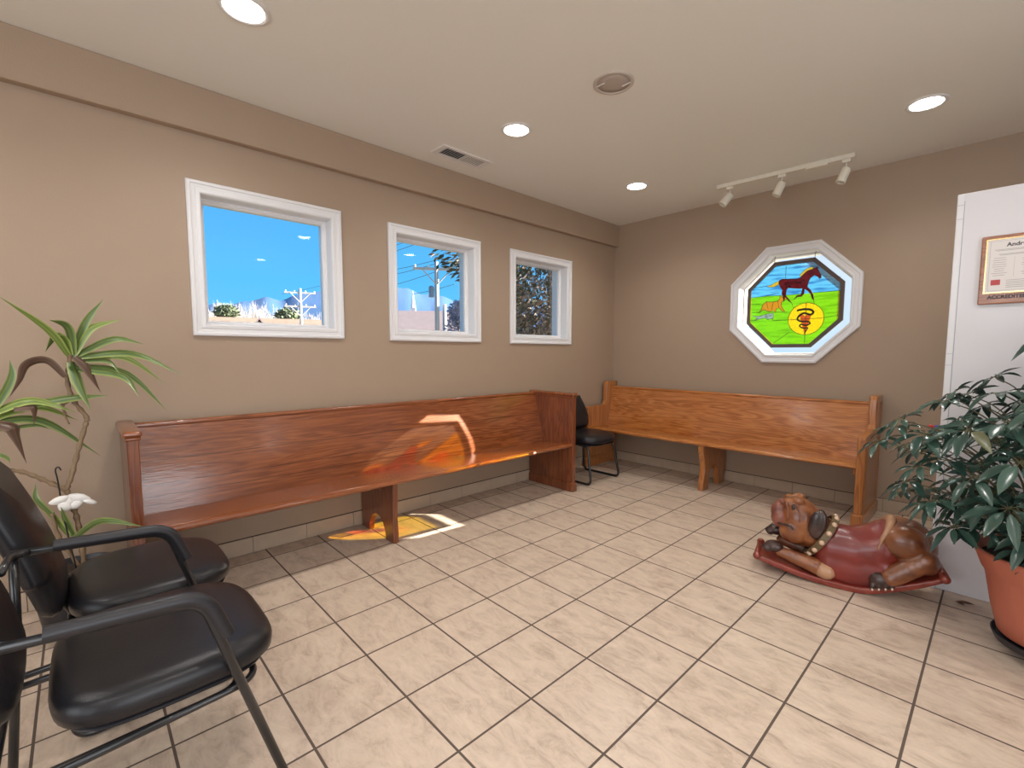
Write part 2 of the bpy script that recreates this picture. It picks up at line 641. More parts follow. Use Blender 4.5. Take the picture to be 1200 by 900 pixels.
# ------------------------------------------------------------------ room shell
H = 2.765
RX, FY = 6.5, -8.0          # right wall, wall behind the camera
SOF = 2.52
obj('floor', box((-0.2, FY - 0.2, -0.12), (RX + 0.2, 0.2, 0)), M['floor'], kind='structure')
obj('ceiling', box((-0.2, FY - 0.2, H), (RX + 0.2, 0.2, H + 0.15)), M['ceil'], kind='structure')
def rect(a, b, c, d): return [(a, c), (b, c), (b, d), (a, d)]
WINS = [(-3.72, 1.82), (-2.482, 1.815), (-1.24, 1.812)]   # centres (y, z)
WH = 0.372                                                # half opening
obj('wall_left', plate(rect(FY - 0.2, 0.2, 0, H), [rect(y - WH, y + WH, z - WH, z + WH) for y, z in WINS],
    lambda u, v, t: Vector((t, u, v)), -0.2, 0.0), M['wall'], kind='structure')
OC = (1.911, 1.7235)
def octo(ap, c=OC):
    r = ap / math.cos(PI / 8)
    return [(c[0] + r * math.cos(PI / 8 + k * PI / 4), c[1] + r * math.sin(PI / 8 + k * PI / 4)) for k in range(8)]
obj('wall_back', plate(rect(0, RX + 0.2, 0, H), [octo(0.452)], lambda u, v, t: Vector((u, t, v)), 0.0, 0.2), M['wall'], kind='structure')
obj('wall_right', box((RX, FY - 0.2, 0), (RX + 0.2, 0, H)), M['wall'], kind='structure')
obj('wall_front', box((0, FY - 0.2, 0), (RX, FY, H)), M['wall'], kind='structure')
bm = box((0, FY, SOF), (0.055, 0, H), 0.004, 1)
obj('trim_1', bm, M['wall'], kind='structure')

# tile baseboards
def baseboard(name, along, start, end, off, sgn=1, fixed=0.0, joint0=0.0):
    bmt = bmesh.new()
    bmg = bmesh.new()
    hgt, th = 0.103, 0.009
    k = math.floor((start - joint0) / 0.33)
    a = start
    while a < end - 1e-6:
        k += 1
        b = min(end, joint0 + k * 0.33)
        if b - a > 0.01:
            if along == 'y':
                add_box(bmt, (fixed, a + 0.0012, 0.002), (fixed + th, b - 0.0012, hgt), 0.0015, 1)
            else:
                add_box(bmt, (a + 0.0012, fixed - th, 0.002), (b - 0.0012, fixed, hgt), 0.0015, 1)
        a = b
    o = obj(name, bmt, M['base'], kind='structure')
    if along == 'y':
        add_box(bmg, (fixed, start, 0), (fixed + th * 0.6, end, hgt + 0.005))
    else:
        add_box(bmg, (start, fixed - th * 0.6, 0), (end, fixed, hgt + 0.005))
    obj('grout', bmg, M['grout'], o)
baseboard('baseboard_left', 'y', FY, -0.010, 0, joint0=0.05)
baseboard('baseboard_back', 'x', 0.0, RX, 0, joint0=0.02)

# left windows
def square_window(n, yc, zc):
    bm = bmesh.new()
    # stepped picture-frame casing, mitred: one loop profile swept round the square
    prof = [(0.442, 0.0), (0.442, 0.016), (0.436, 0.021), (0.424, 0.021), (0.420, 0.015), (0.400, 0.013), (0.397, 0.017), (0.381, 0.019), (0.374, 0.014), (0.370, 0.0), (0.370, -0.085)]
    corners = [(-1, -1), (1, -1), (1, 1), (-1, 1)]
    rings = [[bm.verts.new((d, yc + sy * r, zc + sz * r)) for (r, d) in prof] for sy, sz in corners]
    for i in range(4):
        A, B = rings[i], rings[(i + 1) % 4]
        for k in range(len(prof) - 1):
            bm.faces.new((A[k], A[k + 1], B[k + 1], B[k]))
    w = obj('window_%d' % n, bm, M['white'], kind='structure')
    ba = bmesh.new()
    prof2 = [(0.372, -0.080), (0.372, -0.135), (0.345, -0.135), (0.345, -0.094), (0.352, -0.086), (0.360, -0.080)]
    rings = [[ba.verts.new((d, yc + sy * r, zc + sz * r)) for (r, d) in prof2] for sy, sz in corners]
    for i in range(4):
        A, B = rings[i], rings[(i + 1) % 4]
        for k in range(len(prof2)):
            k2 = (k + 1) % len(prof2)
            ba.faces.new((A[k], A[k2], B[k2], B[k]))
    obj('sash', ba, M['white'], w)
    bo = bmesh.new()      # outer frame on the outside of the wall
    prof3 = [(0.372, -0.13), (0.372, -0.2), (0.365, -0.2), (0.365, -0.13)]
    rings = [[bo.verts.new((d, yc + sy * r, zc + sz * r)) for (r, d) in prof3] for sy, sz in corners]
    for i in range(4):
        A, B = rings[i], rings[(i + 1) % 4]
        for k in range(len(prof3)):
            k2 = (k + 1) % len(prof3)
            bo.faces.new((A[k], A[k2], B[k2], B[k]))
    obj('outer_reveal', bo, M['white'], w)
    obj('glass', box((-0.115, yc - 0.347, zc - 0.347), (-0.111, yc + 0.347, zc + 0.347)), M['clear'], w)
for i, (y, z) in enumerate(WINS):
    square_window(i + 1, y, z)

# octagonal window in the back wall
bm = bmesh.new()
prof = [(0.530, 0.0), (0.530, 0.018), (0.522, 0.024), (0.508, 0.024), (0.502, 0.017), (0.478, 0.015), (0.474, 0.020), (0.462, 0.022), (0.455, 0.016), (0.450, 0.0), (0.450, -0.10), (0.440, -0.10), (0.436, -0.115), (0.436, -0.20), (0.454, -0.20)]
loops = [[bm.verts.new((p[0], -d, p[1])) for p in octo(a)] for a, d in prof]
for A, B in zip(loops, loops[1:]):
    for k in range(8):
        bm.faces.new((A[k], A[(k + 1) % 8], B[(k + 1) % 8], B[k]))
w4 = obj('window_4', bm, M['white'], kind='structure')
obj('glass', prism(octo(0.438), 1, 0.120, 0.124), M['clear'], w4)

# ------------------------------------------------------------------ stained glass panel hanging in the octagon
GC = (1.912, 1.7265)
sg = thing('stained_glass_panel', 'octagonal stained glass panel with brown frame showing a horse, dog, cat and yellow emblem', 'stained glass', (GC[0], 0.045, GC[1]))
def loc2(pts): return [(p[0] - GC[0], p[1] - GC[1]) for p in pts]
ap_o, ap_i = 0.392, 0.360
M['came_frame'] = simple('brown_frame_wood', (0.085, 0.055, 0.045), 0.5)
M['lead'] = simple('dark_lead', (0.02, 0.018, 0.018), 0.5, metal=0.4)
bm = plate(octo(ap_o, (0, 0)), [octo(ap_i, (0, 0))], lambda u, v, t: Vector((u, t, v)), -0.012, 0.012)
obj('frame', bm, M['came_frame'], sg)
horse = [(1.789, 1.925), (1.794, 1.95), (1.818, 1.96), (1.884, 1.953), (1.94, 1.949), (1.967, 1.956), (1.984, 1.979), (2.018, 2.01), (2.061, 2.022), (2.098, 2.037), (2.096, 2.018), (2.125, 1.963), (2.128, 1.938), (2.116, 1.93), (2.1, 1.951), (2.073, 1.966), (2.047, 1.947), (2.031, 1.914), (2.024, 1.87), (2.052, 1.838), (2.072, 1.797), (2.081, 1.751), (2.067, 1.76), (2.054, 1.803), (2.03, 1.835), (2.003, 1.853), (2.0, 1.813), (1.983, 1.789), (1.947, 1.789), (1.92, 1.764), (1.944, 1.80), (1.978, 1.805), (1.987, 1.859), (1.944, 1.863), (1.869, 1.876), (1.856, 1.857), (1.853, 1.806), (1.873, 1.783), (1.903, 1.738), (1.879, 1.757), (1.849, 1.796), (1.838, 1.745), (1.830, 1.803), (1.819, 1.829), (1.824, 1.86), (1.802, 1.893)]
tail = [(1.790, 1.945), (1.761, 1.936), (1.723, 1.913), (1.689, 1.912), (1.714, 1.896), (1.753, 1.896), (1.791, 1.915)]
mane = [(1.962, 1.957), (1.965, 1.987), (2.008, 2.028), (2.043, 2.040), (2.065, 2.036), (2.061, 2.022), (2.018, 2.01), (1.984, 1.979)]
dog = [(1.623, 1.66), (1.647, 1.696), (1.661, 1.743), (1.69, 1.765), (1.73, 1.759), (1.779, 1.76), (1.802, 1.779), (1.805, 1.815), (1.822, 1.798), (1.835, 1.790), (1.861, 1.80), (1.859, 1.779), (1.844, 1.765), (1.822, 1.755), (1.819, 1.726), (1.831, 1.694), (1.855, 1.661), (1.831, 1.668), (1.8, 1.701), (1.781, 1.695), (1.768, 1.656), (1.753, 1.684), (1.724, 1.67), (1.688, 1.682), (1.668, 1.694), (1.643, 1.675)]
cat = [(1.58, 1.592), (1.615, 1.617), (1.567, 1.641), (1.624, 1.633), (1.685, 1.646), (1.754, 1.657), (1.757, 1.626), (1.752, 1.594), (1.731, 1.608), (1.712, 1.594), (1.686, 1.614), (1.635, 1.606)]
hor = [(1.53, 1.812), (1.678, 1.816), (1.918, 1.81), (2.089, 1.813), (2.30, 1.814)]
cc, crr = (2.024, 1.588), 0.141
circ = [(cc[0] + crr * math.cos(a * PI / 20), cc[1] + crr * math.sin(a * PI / 20)) for a in range(40)]
vee = [(1.968, 1.640), (2.000, 1.628), (2.019, 1.612), (2.038, 1.628), (2.072, 1.635), (2.024, 1.470), (2.016, 1.470)]
oi = octo(ap_i + 0.004, (0, 0))
field = [(u, v) for u, v in [(-0.7, -0.7), (0.7, -0.7)]] + [(p[0] - GC[0], p[1] - GC[1]) for p in reversed(hor)]
# clip the field to the octagon by letting the triangulation mark both polygons
polys = [oi, field] + [loc2(q) for q in (circ, tail, mane, dog, cat, horse, vee)]
def ccw(L):
    a = sum(L[i][0] * L[(i + 1) % len(L)][1] - L[(i + 1) % len(L)][0] * L[i][1] for i in range(len(L)))
    return list(L) if a > 0 else list(reversed(L))
polys = [ccw(L) for L in polys]
names = ['sky_glass', 'field_glass', 'medallion_glass', 'tail_glass', 'mane_glass', 'dog_glass', 'cat_glass', 'horse_glass', 'emblem_glass']
pts, faces, k = [], [], 0
for L in polys:
    pts += [Vector(p) for p in L]
    faces.append(list(range(k, k + len(L))))
    k += len(L)
vs, es, fs, ov, oe, of = delaunay_2d_cdt(pts, [], faces, 1, 1e-6)
gm = dict(
    sky_glass=stained('blue_streaked_glass', (0.22, 0.29, 0.31), (0.020, 0.165, 0.31), (0.3, 0.4, 0.6), (5, 1, 42)),
    field_glass=stained('lime_green_glass', (0.62, 0.43, 0.01), (0.0156, 0.195, 0.00312), (0.7, 0.75, 0.7), (4, 1, 34)),
    medallion_glass=stained('yellow_flecked_glass', (0.85, 0.52, 0.01), (0.24, 0.22, 0.004), (0.85, 0.45, 0.4), (120, 1, 120)),
    tail_glass=stained('amber_glass', (0.70, 0.45, 0.03), (0.1404, 0.0936, 0.00624)),
    mane_glass=stained('amber_glass_mane', (0.70, 0.45, 0.03), (0.1404, 0.0936, 0.00624)),
    dog_glass=stained('orange_glass', (0.9, 0.30, 0.02), (0.1248, 0.0546, 0.00234), (0.95, 1.0, 1.2), (30, 1, 40)),
    cat_glass=stained('pale_glass', (0.30, 0.36, 0.30), (0.078, 0.1014, 0.078), (0.5, 0.5, 0.55), (40, 1, 60)),
    horse_glass=stained('dark_red_glass', (0.30, 0.013, 0.02), (0.00624, 0.00078, 0.00078), (0.4, 0.4, 0.5), (14, 1, 40)),
    emblem_glass=stained('red_orange_glass', (0.85, 0.12, 0.02), (0.11, 0.018, 0.004)))
bms = [bmesh.new() for _ in names]
vmap = [dict() for _ in names]
for f, o in zip(fs, of):
    if 0 not in o:
        continue
    top = max(o)
    b = bms[top]
    q = []
    for i in f:
        if i not in vmap[top]:
            vmap[top][i] = b.verts.new((vs[i].x, 0, vs[i].y))
        q.append(vmap[top][i])
    b.faces.new(q)
for nme, b in zip(names, bms):
    # single sheet of glass laid into the cames that cover every edge of it
    obj(nme, b, gm[nme], sg)
def strip(bm, pts, w=0.0022, closed=False, y=-0.001):
    P = [Vector((p[0], y, p[1])) for p in pts]
    add_tube(bm, P, w, sides=6, closed=closed)
bm = bmesh.new()
for q in (circ, horse, dog):
    strip(bm, loc2(q), 0.0024, True)
for q in (tail, mane, cat):
    strip(bm, loc2(q), 0.0017, True)
strip(bm, [p for p in loc2(hor[:1] + hor[1:3])], 0.002)
lines = [[(1.553, 1.753), (1.64, 1.748)], [(1.56, 1.668), (1.64, 1.672)], [(1.70, 1.668), (1.878, 1.655)], [(1.55, 1.595), (1.62, 1.597)],
         [(1.75, 1.585), (1.884, 1.586)], [(2.165, 1.592), (2.27, 1.606)], [(1.763, 1.374), (1.90, 1.476)], [(2.024, 1.372), (2.024, 1.447)],
         [(1.845, 1.96), (1.845, 2.075)], [(1.56, 1.90), (1.69, 1.91)], [(2.14, 1.95), (2.27, 1.93)], [(2.10, 2.04), (2.12, 2.065)], [(1.905, 1.74), (1.925, 1.69)],
         [(2.08, 1.752), (2.085, 1.716)], [(1.678, 1.816), (1.80, 1.84)], [(2.07, 1.813), (2.27, 1.814)], [(1.86, 1.81), (2.0, 1.812)],
         [(1.69, 1.765), (1.71, 1.69)], [(1.75, 1.76), (1.74, 1.69)], [(1.79, 1.765), (1.80, 1.70)], [(1.885, 1.586), (2.163, 1.59)], [(2.024, 1.449), (2.024, 1.727)],
         [(1.87, 1.876), (1.87, 1.95)], [(1.98, 1.862), (1.98, 1.96)], [(1.87, 1.925), (1.98, 1.915)]]
for L in lines:
    strip(bm, loc2(L), 0.0022)
obj('lead_came', bm, M['lead'], sg)
bm = bmesh.new()
snake = [(1.953, 1.666), (2.007, 1.674), (2.06, 1.667), (2.083, 1.647), (2.062, 1.624), (2.008, 1.640), (1.969, 1.614), (1.961, 1.584), (1.993, 1.567), (2.039, 1.565), (2.061, 1.549), (2.031, 1.53), (1.99, 1.542), (1.982, 1.522), (2.014, 1.506), (2.046, 1.509), (2.03, 1.48), (2.02, 1.455)]
sp = smooth_path([(p[0], -0.004, p[1]) for p in loc2(snake)], 5)
rad = [0.0075 if i > 6 else 0.0035 + i * 0.0006 for i in range(len(sp))]
rad = [max(0.004, 0.0105 * (1 - 0.55 * i / len(sp))) if i > 4 else 0.009 for i in range(len(sp))]
add_tube(bm, sp, rad, sides=8)
obj('snake', bm, M['lead'], sg, smooth=True)
bm = bmesh.new()
add_tube(bm, [(p[0], -0.003, p[1]) for p in loc2([(2.024, 1.725), (2.024, 1.66)])], 0.007, sides=8, flat=0.5)
obj('staff', bm, simple('brown_painted_staff', (0.30, 0.10, 0.02), 0.5), sg)
for sx in (-0.16, 0.165):
    hk = fillet([(sx, 0.0, ap_i + 0.012), (sx, -0.02, ap_i + 0.02), (sx, -0.02, ap_i + 0.06), (sx + 0.004, -0.012, ap_i + 0.085)], 0.01)
    obj('hook', tube(hk, 0.002, sides=6), M['lead'], sg, smooth=True)

# ------------------------------------------------------------------ white partition with plaque
PY = -1.333
tag(obj('partition_panel', box((3.058, PY - 0.0, 0.0), (RX - 0.002, PY + 0.09, 2.098), 0.003, 1), M['panel'], None),
    'tall white laminate partition panel standing behind the potted schefflera', 'partition')
pp = bpy.data.objects['partition_panel']
obj('edge_strip', box((3.060, PY - 0.004, 0.0), (3.086, PY + 0.0, 2.094), 0.001, 1), M['white'], pp)
bm = bmesh.new()
for z in (1.22, 1.28, 1.97, 2.04):
    add_box(bm, (3.0605, PY - 0.0048, z), (3.0855, PY - 0.004, z + 0.0015))
add_box(bm, (3.0862, PY - 0.0006, 0.0), (3.0885, PY + 0.001, 2.06))
obj('joint_line', bm, M['joint'], pp)

def text_mesh(s, size, loc, mat, parent, extrude=0.0006, align='LEFT', rot=(PI / 2, 0, 0), bold=0.0, name='lettering', xs=1.0):
    c = bpy.data.curves.new('txt', 'FONT')
    c.body = s
    c.size = size
    c.extrude = extrude
    c.offset = bold
    c.align_x = align
    t = bpy.data.objects.new('txt', c)
    link(t)
    dg = bpy.context.evaluated_depsgraph_get()
    me = bpy.data.meshes.new_from_object(t.evaluated_get(dg))
    bpy.data.objects.remove(t)
    me.name = name
    me.materials.clear()
    me.materials.append(mat)
    o = bpy.data.objects.new(name, me)
    link(o)
    o.parent = parent
    o.location = loc
    o.rotation_euler = rot
    o.scale = (xs, 1, 1)
    return o
pl = thing('plaque', 'walnut accreditation plaque with gold-edged certificate, hung on the white partition', 'plaque', (3.163, PY - 0.0005, 1.528))
M['walnut'] = wood('walnut_plaque', (0.17, 0.058, 0.026), (0.33, 0.125, 0.058), (0.42, 0.18, 0.09), 'X', 0.35, grain=2.0)
PW, PH = 0.236, 0.335
obj('backboard', box((0, -0.018, 0), (PW, 0, PH), 0.005, 2), M['walnut'], pl)
M['gold'] = simple('brass_edge', (0.85, 0.60, 0.28), 0.25, metal=1.0)
M['paper'] = simple('certificate_paper', (0.74, 0.69, 0.66), 0.6)
M['ink'] = simple('dark_ink', (0.05, 0.04, 0.045), 0.6)
M['grey_ink'] = simple('grey_ink', (0.28, 0.25, 0.25), 0.6)
M['red_ink'] = simple('red_seal_ink', (0.48, 0.07, 0.07), 0.6)
x0, x1, z0, z1 = 0.020, PW - 0.020, 0.055, PH - 0.020
obj('certificate', box((x0, -0.0205, z0), (x1, -0.018, z1)), M['paper'], pl)
bm = plate(rect(x0 - 0.003, x1 + 0.003, z0 - 0.003, z1 + 0.003), [rect(x0 + 0.0025, x1 - 0.0025, z0 + 0.0025, z1 - 0.0025)], lambda u, v, t: Vector((u, t, v)), -0.0225, -0.018)
obj('gold_edge', bm, M['gold'], pl)
bm = bmesh.new()
def rule(a, b, z, h=0.0022):
    add_box(bm, (a, -0.0209, z), (b, -0.0205, z + h))
add_box(bm, (x0 + 0.012, -0.0209, z0 + 0.010), (x0 + 0.0128, -0.0205, z1 - 0.010))
rule(x0 + 0.012, x1 - 0.012, z1 - 0.011, 0.0007)
rule(x0 + 0.012, x1 - 0.012, z0 + 0.010, 0.0007)
rnd = random.Random(3)
cx = PW / 2
for zz, hw in ((0.262, 0.07), (0.257, 0.062), (0.240, 0.055), (0.235, 0.05)):
    rule(cx - hw, cx + hw, zz, 0.0016)
for kk in range(9):
    zz = 0.222 - kk * 0.0105
    w_ = rnd.uniform(0.022, 0.036)
    rule(0.068 - w_ * 0.8, 0.068 + w_ * 0.8, zz, 0.0016)
    rule(0.168 - w_ * 0.8, 0.168 + w_ * 0.8, zz, 0.0016)
add_box(bm, (cx, -0.0209, 0.13), (cx + 0.0006, -0.0205, 0.225))
for kk in range(5):
    rule(0.095, 0.205, 0.112 - kk * 0.0085, 0.0016)
obj('printed_lines', bm, M['grey_ink'], pl)
obj('red_seal', box((0.042, -0.0209, 0.092), (0.075, -0.0205, 0.118)), M['red_ink'], pl)
text_mesh('Andrews', 0.026, (cx - 0.030, -0.0207, 0.276), M['ink'], pl, bold=0.0007)
text_mesh('ACCREDITED', 0.0235, (0.034, -0.0185, 0.026), M['ink'], pl, bold=0.0011, xs=0.98)

# small red and blue thing on the wall left of the partition edge
rb = thing('partition_hook', 'small red and blue plastic hook sticking out of the white partition edge among the leaves', 'hook', (3.058, PY + 0.02, 0.885))
obj('red_tip', tube([(-0.046, 0, 0.006), (-0.040, 0, 0.0), (-0.022, 0, 0.0)], 0.007, sides=10), simple('red_plastic', (0.55, 0.03, 0.03), 0.4), rb, smooth=True)
obj('blue_base', tube([(-0.022, 0, 0.0), (0.0, 0, 0.0)], 0.009, sides=10), simple('blue_plastic', (0.03, 0.08, 0.40), 0.4), rb, smooth=True)

# ------------------------------------------------------------------ ceiling fittings
def can_light(loc, label):
    t = thing('recessed_light', label, 'ceiling light', (loc[0], loc[1], H), 0, 'recessed ceiling lights')
    bm = bmesh.new()
    add_lathe(bm, [(0.103, 0.0), (0.103, -0.004), (0.098, -0.008), (0.088, -0.009), (0.080, -0.006), (0.078, -0.001), (0.078, 0.0)], seg=40, capb=False, capt=False)
    obj('trim_ring', bm, M['plast'], t, smooth=True, angle=40)
    bm = bmesh.new()
    add_lathe(bm, [(0.0, -0.010), (0.04, -0.009), (0.066, -0.006), (0.0785, -0.001)], seg=40, capb=False, capt=False)
    obj('lens', bm, M['lamp'], t, smooth=True)
    l = bpy.data.lights.new('downlight', 'SPOT')
    l.energy = SPOT_POWER
    l.color = (1.0, 0.965, 0.925)
    l.spot_size = math.radians(150)
    l.spot_blend = 0.75
    l.shadow_soft_size = 0.075
    lo = bpy.data.objects.new('downlight', l)
    link(lo)
    lo.parent = t
    lo.location = (0, 0, -0.03)
    return t
can_light((0.90, -4.05), 'lit round recessed ceiling light at the very top of the photo, above the left window')
can_light((0.925, -2.46), 'lit round recessed ceiling light beside the air vent')
can_light((0.91, -0.98), 'lit round recessed ceiling light nearest the room corner')
can_light((2.863, -0.935), 'lit round recessed ceiling light right of the track lights')
can_light((2.863, -2.46), 'lit round recessed ceiling light of the right row, in front of the track lights')
can_light((2.863, -4.05), 'lit round recessed ceiling light over the camera')
can_light((0.90, -5.6), 'lit round recessed ceiling light of the left row behind the armchair')
can_light((2.863, -5.6), 'lit round recessed ceiling light of the right row behind the camera')
can_light((4.85, -2.46), 'lit round recessed ceiling light in the row beyond the partition end')
can_light((4.85, -4.9), 'lit round recessed ceiling light nearest the entrance')

t = thing('ceiling_speaker', 'round brown mesh ceiling speaker in a pale ring', 'speaker', (1.69, -2.442, H))
bm = bmesh.new()
add_lathe(bm, [(0.112, 0), (0.112, -0.004), (0.106, -0.009), (0.094, -0.008), (0.090, -0.003)], seg=48, capb=False, capt=False)
obj('rim', bm, simple('aged_white_rim', (0.52, 0.45, 0.39), 0.5), t, smooth=True, angle=40)
obj('grille', lathe([(0.0, -0.0085), (0.05, -0.0075), (0.092, -0.004), (0.092, 0)], seg=48, capb=False, capt=False), M['grille'], t, smooth=True)
for (ax_, ay, rr) in ((-0.055, -0.045, 0.3), (0.05, 0.05, 0.5)):
    bm = bmesh.new()
    vsx = add_box(bm, (ax_ - 0.028, ay - 0.0035, -0.0105), (ax_ + 0.028, ay + 0.0035, -0.006), 0.001, 1)
    obj('clip', bm, M['plast'], t)

t = thing('ceiling_vent', 'white rectangular ceiling air vent with louvres, half open', 'air vent', (0.326, -2.462, H), 0)
bm = plate(rect(-0.085, 0.085, -0.225, 0.225), [rect(-0.058, 0.058, -0.180, 0.180)], lambda u, v, t_: Vector((u, v, t_)), -0.008, 0.0)
obj('frame', bm, M['plast'], t)
obj('duct_shade_sheet', box((-0.057, -0.179, -0.0012), (0.057, 0.179, -0.0002)), M['black'], t)  # black sheet in place of the shade inside the duct
for k in range(18):
    yy = -0.172 + k * 0.0202
    bm = bmesh.new()
    s = 0.0045 if k < 9 else -0.0045
    dy = 0.0035 if k < 9 else -0.009
    pts_ = [(yy, -0.0075), (yy + 0.0012, -0.0075), (yy + dy + 0.0012, -0.0012), (yy + dy, -0.0012)]
    if k >= 9:
        pts_ = [(yy - 0.001, -0.0066), (yy - 0.001, -0.0078), (yy + 0.0165, -0.0052), (yy + 0.0165, -0.0040)]
    add_prism(bm, pts_, 0, -0.057, 0.057)
    obj('louvre', bm, M['plast'], t)
obj('centre_bar', box((-0.057, -0.004, -0.008), (0.057, 0.004, -0.001)), M['plast'], t)

# track light bar
t = thing('track_light_bar', 'beige ceiling track with three small spotlight heads near the back wall', 'track light', (1.93, -0.44, H), math.radians(3.0))
obj('rail', box((-0.52, -0.0175, -0.032), (0.49, 0.0175, -0.0), 0.003, 1), M['track'], t)
obj('power_feed', box((0.17, -0.024, -0.044), (0.32, 0.024, -0.0), 0.004, 1), M['track'], t)
for hx, yawd, tilt in ((-0.41, 35, 38), (0.0, 25, 24), (0.435, 25, 20)):
    hd = obj('spotlight_head', box((hx - 0.028, -0.014, -0.058), (hx + 0.028, 0.014, -0.033), 0.003, 1), M['track'], t)
    obj('stem', tube([(hx, 0, -0.055), (hx, 0, -0.108)], 0.006, sides=10), M['track'], hd, smooth=True)
    R_ = Matrix.Rotation(math.radians(yawd), 3, 'Z') @ Matrix.Rotation(math.radians(tilt), 3, 'Y')
    bm = bmesh.new()
    add_lathe(bm, [(0.0, 0.0), (0.018, 0.0), (0.030, -0.008), (0.034, -0.02), (0.034, -0.115), (0.031, -0.115), (0.029, -0.075), (0.0, -0.07)], seg=28, capb=False, capt=False)
    for v in bm.verts:
        v.co = R_ @ (v.co + Vector((0.0, 0, 0.018))) + Vector((hx, 0, -0.108))
    obj('lamp_can', bm, M['track'], hd, smooth=True, angle=35)

# ------------------------------------------------------------------ pews
def end_with_cap(x, side, D, Hh, mat, mcap, parent):
    th = 0.045
    e_ = obj('end_panel', box((x - th / 2, -D, 0.0), (x + th / 2, -0.005, Hh - 0.035), 0.004, 2), mat, parent)
    # stepped cap moulding
    bm = bmesh.new()
    add_box(bm, (x - th / 2 - 0.006, -D - 0.006, Hh - 0.044), (x + th / 2 + 0.006, -0.004, Hh - 0.030), 0.004, 2)
    add_box(bm, (x - th / 2 - 0.013, -D - 0.013, Hh - 0.032), (x + th / 2 + 0.013, -0.004, Hh), 0.0145, 5)
    obj('cap', bm, mcap, e_, smooth=True, angle=50)
    bm = bmesh.new()
    add_box(bm, (x - th / 2 - 0.012, -D - 0.012, 0.0), (x + th / 2 + 0.012, -0.004, 0.085), 0.008, 2)
    obj('plinth', bm, mat, e_)
    # raised border on the inner face
    bm = bmesh.new()
    xi = x - side * th / 2
    a, b = sorted((xi, xi - side * 0.006))
    return e_

def stepped_end(x, D, mat, parent):
    th = 0.055
    prof = [(-0.004, 0.0), (-0.004, 0.945), (-0.02, 0.955), (-0.19, 0.955), (-0.205, 0.945), (-0.215, 0.92), (-0.222, 0.73), (-0.235, 0.700), (-0.27, 0.688),
            (-D + 0.03, 0.680), (-D + 0.008, 0.672), (-D, 0.650), (-D, 0.0)]
    e_ = obj('end_panel', prism(prof, 0, x - th / 2, x + th / 2, 0.010, 3), mat, parent)
    # applied raised edge following the outline on both faces
    for sx in (-1, 1):
        bm = bmesh.new()
        xf = x + sx * th / 2
        inner = [(-0.05, 0.12), (-0.05, 0.90), (-0.17, 0.90), (-0.18, 0.70), (-0.20, 0.65), (-0.25, 0.635), (-D + 0.05, 0.628), (-D + 0.05, 0.12)]
        P = [(xf, p[0], p[1]) for p in inner]
        add_tube(bm, P, 0.004, sides=6, closed=True)
        obj('moulding', bm, mat, e_)
    bm = bmesh.new()
    add_box(bm, (x - th / 2 - 0.012, -D - 0.014, 0.0), (x + th / 2 + 0.012, -0.004, 0.095), 0.008, 2)
    obj('plinth', bm, mat, e_)
    return e_

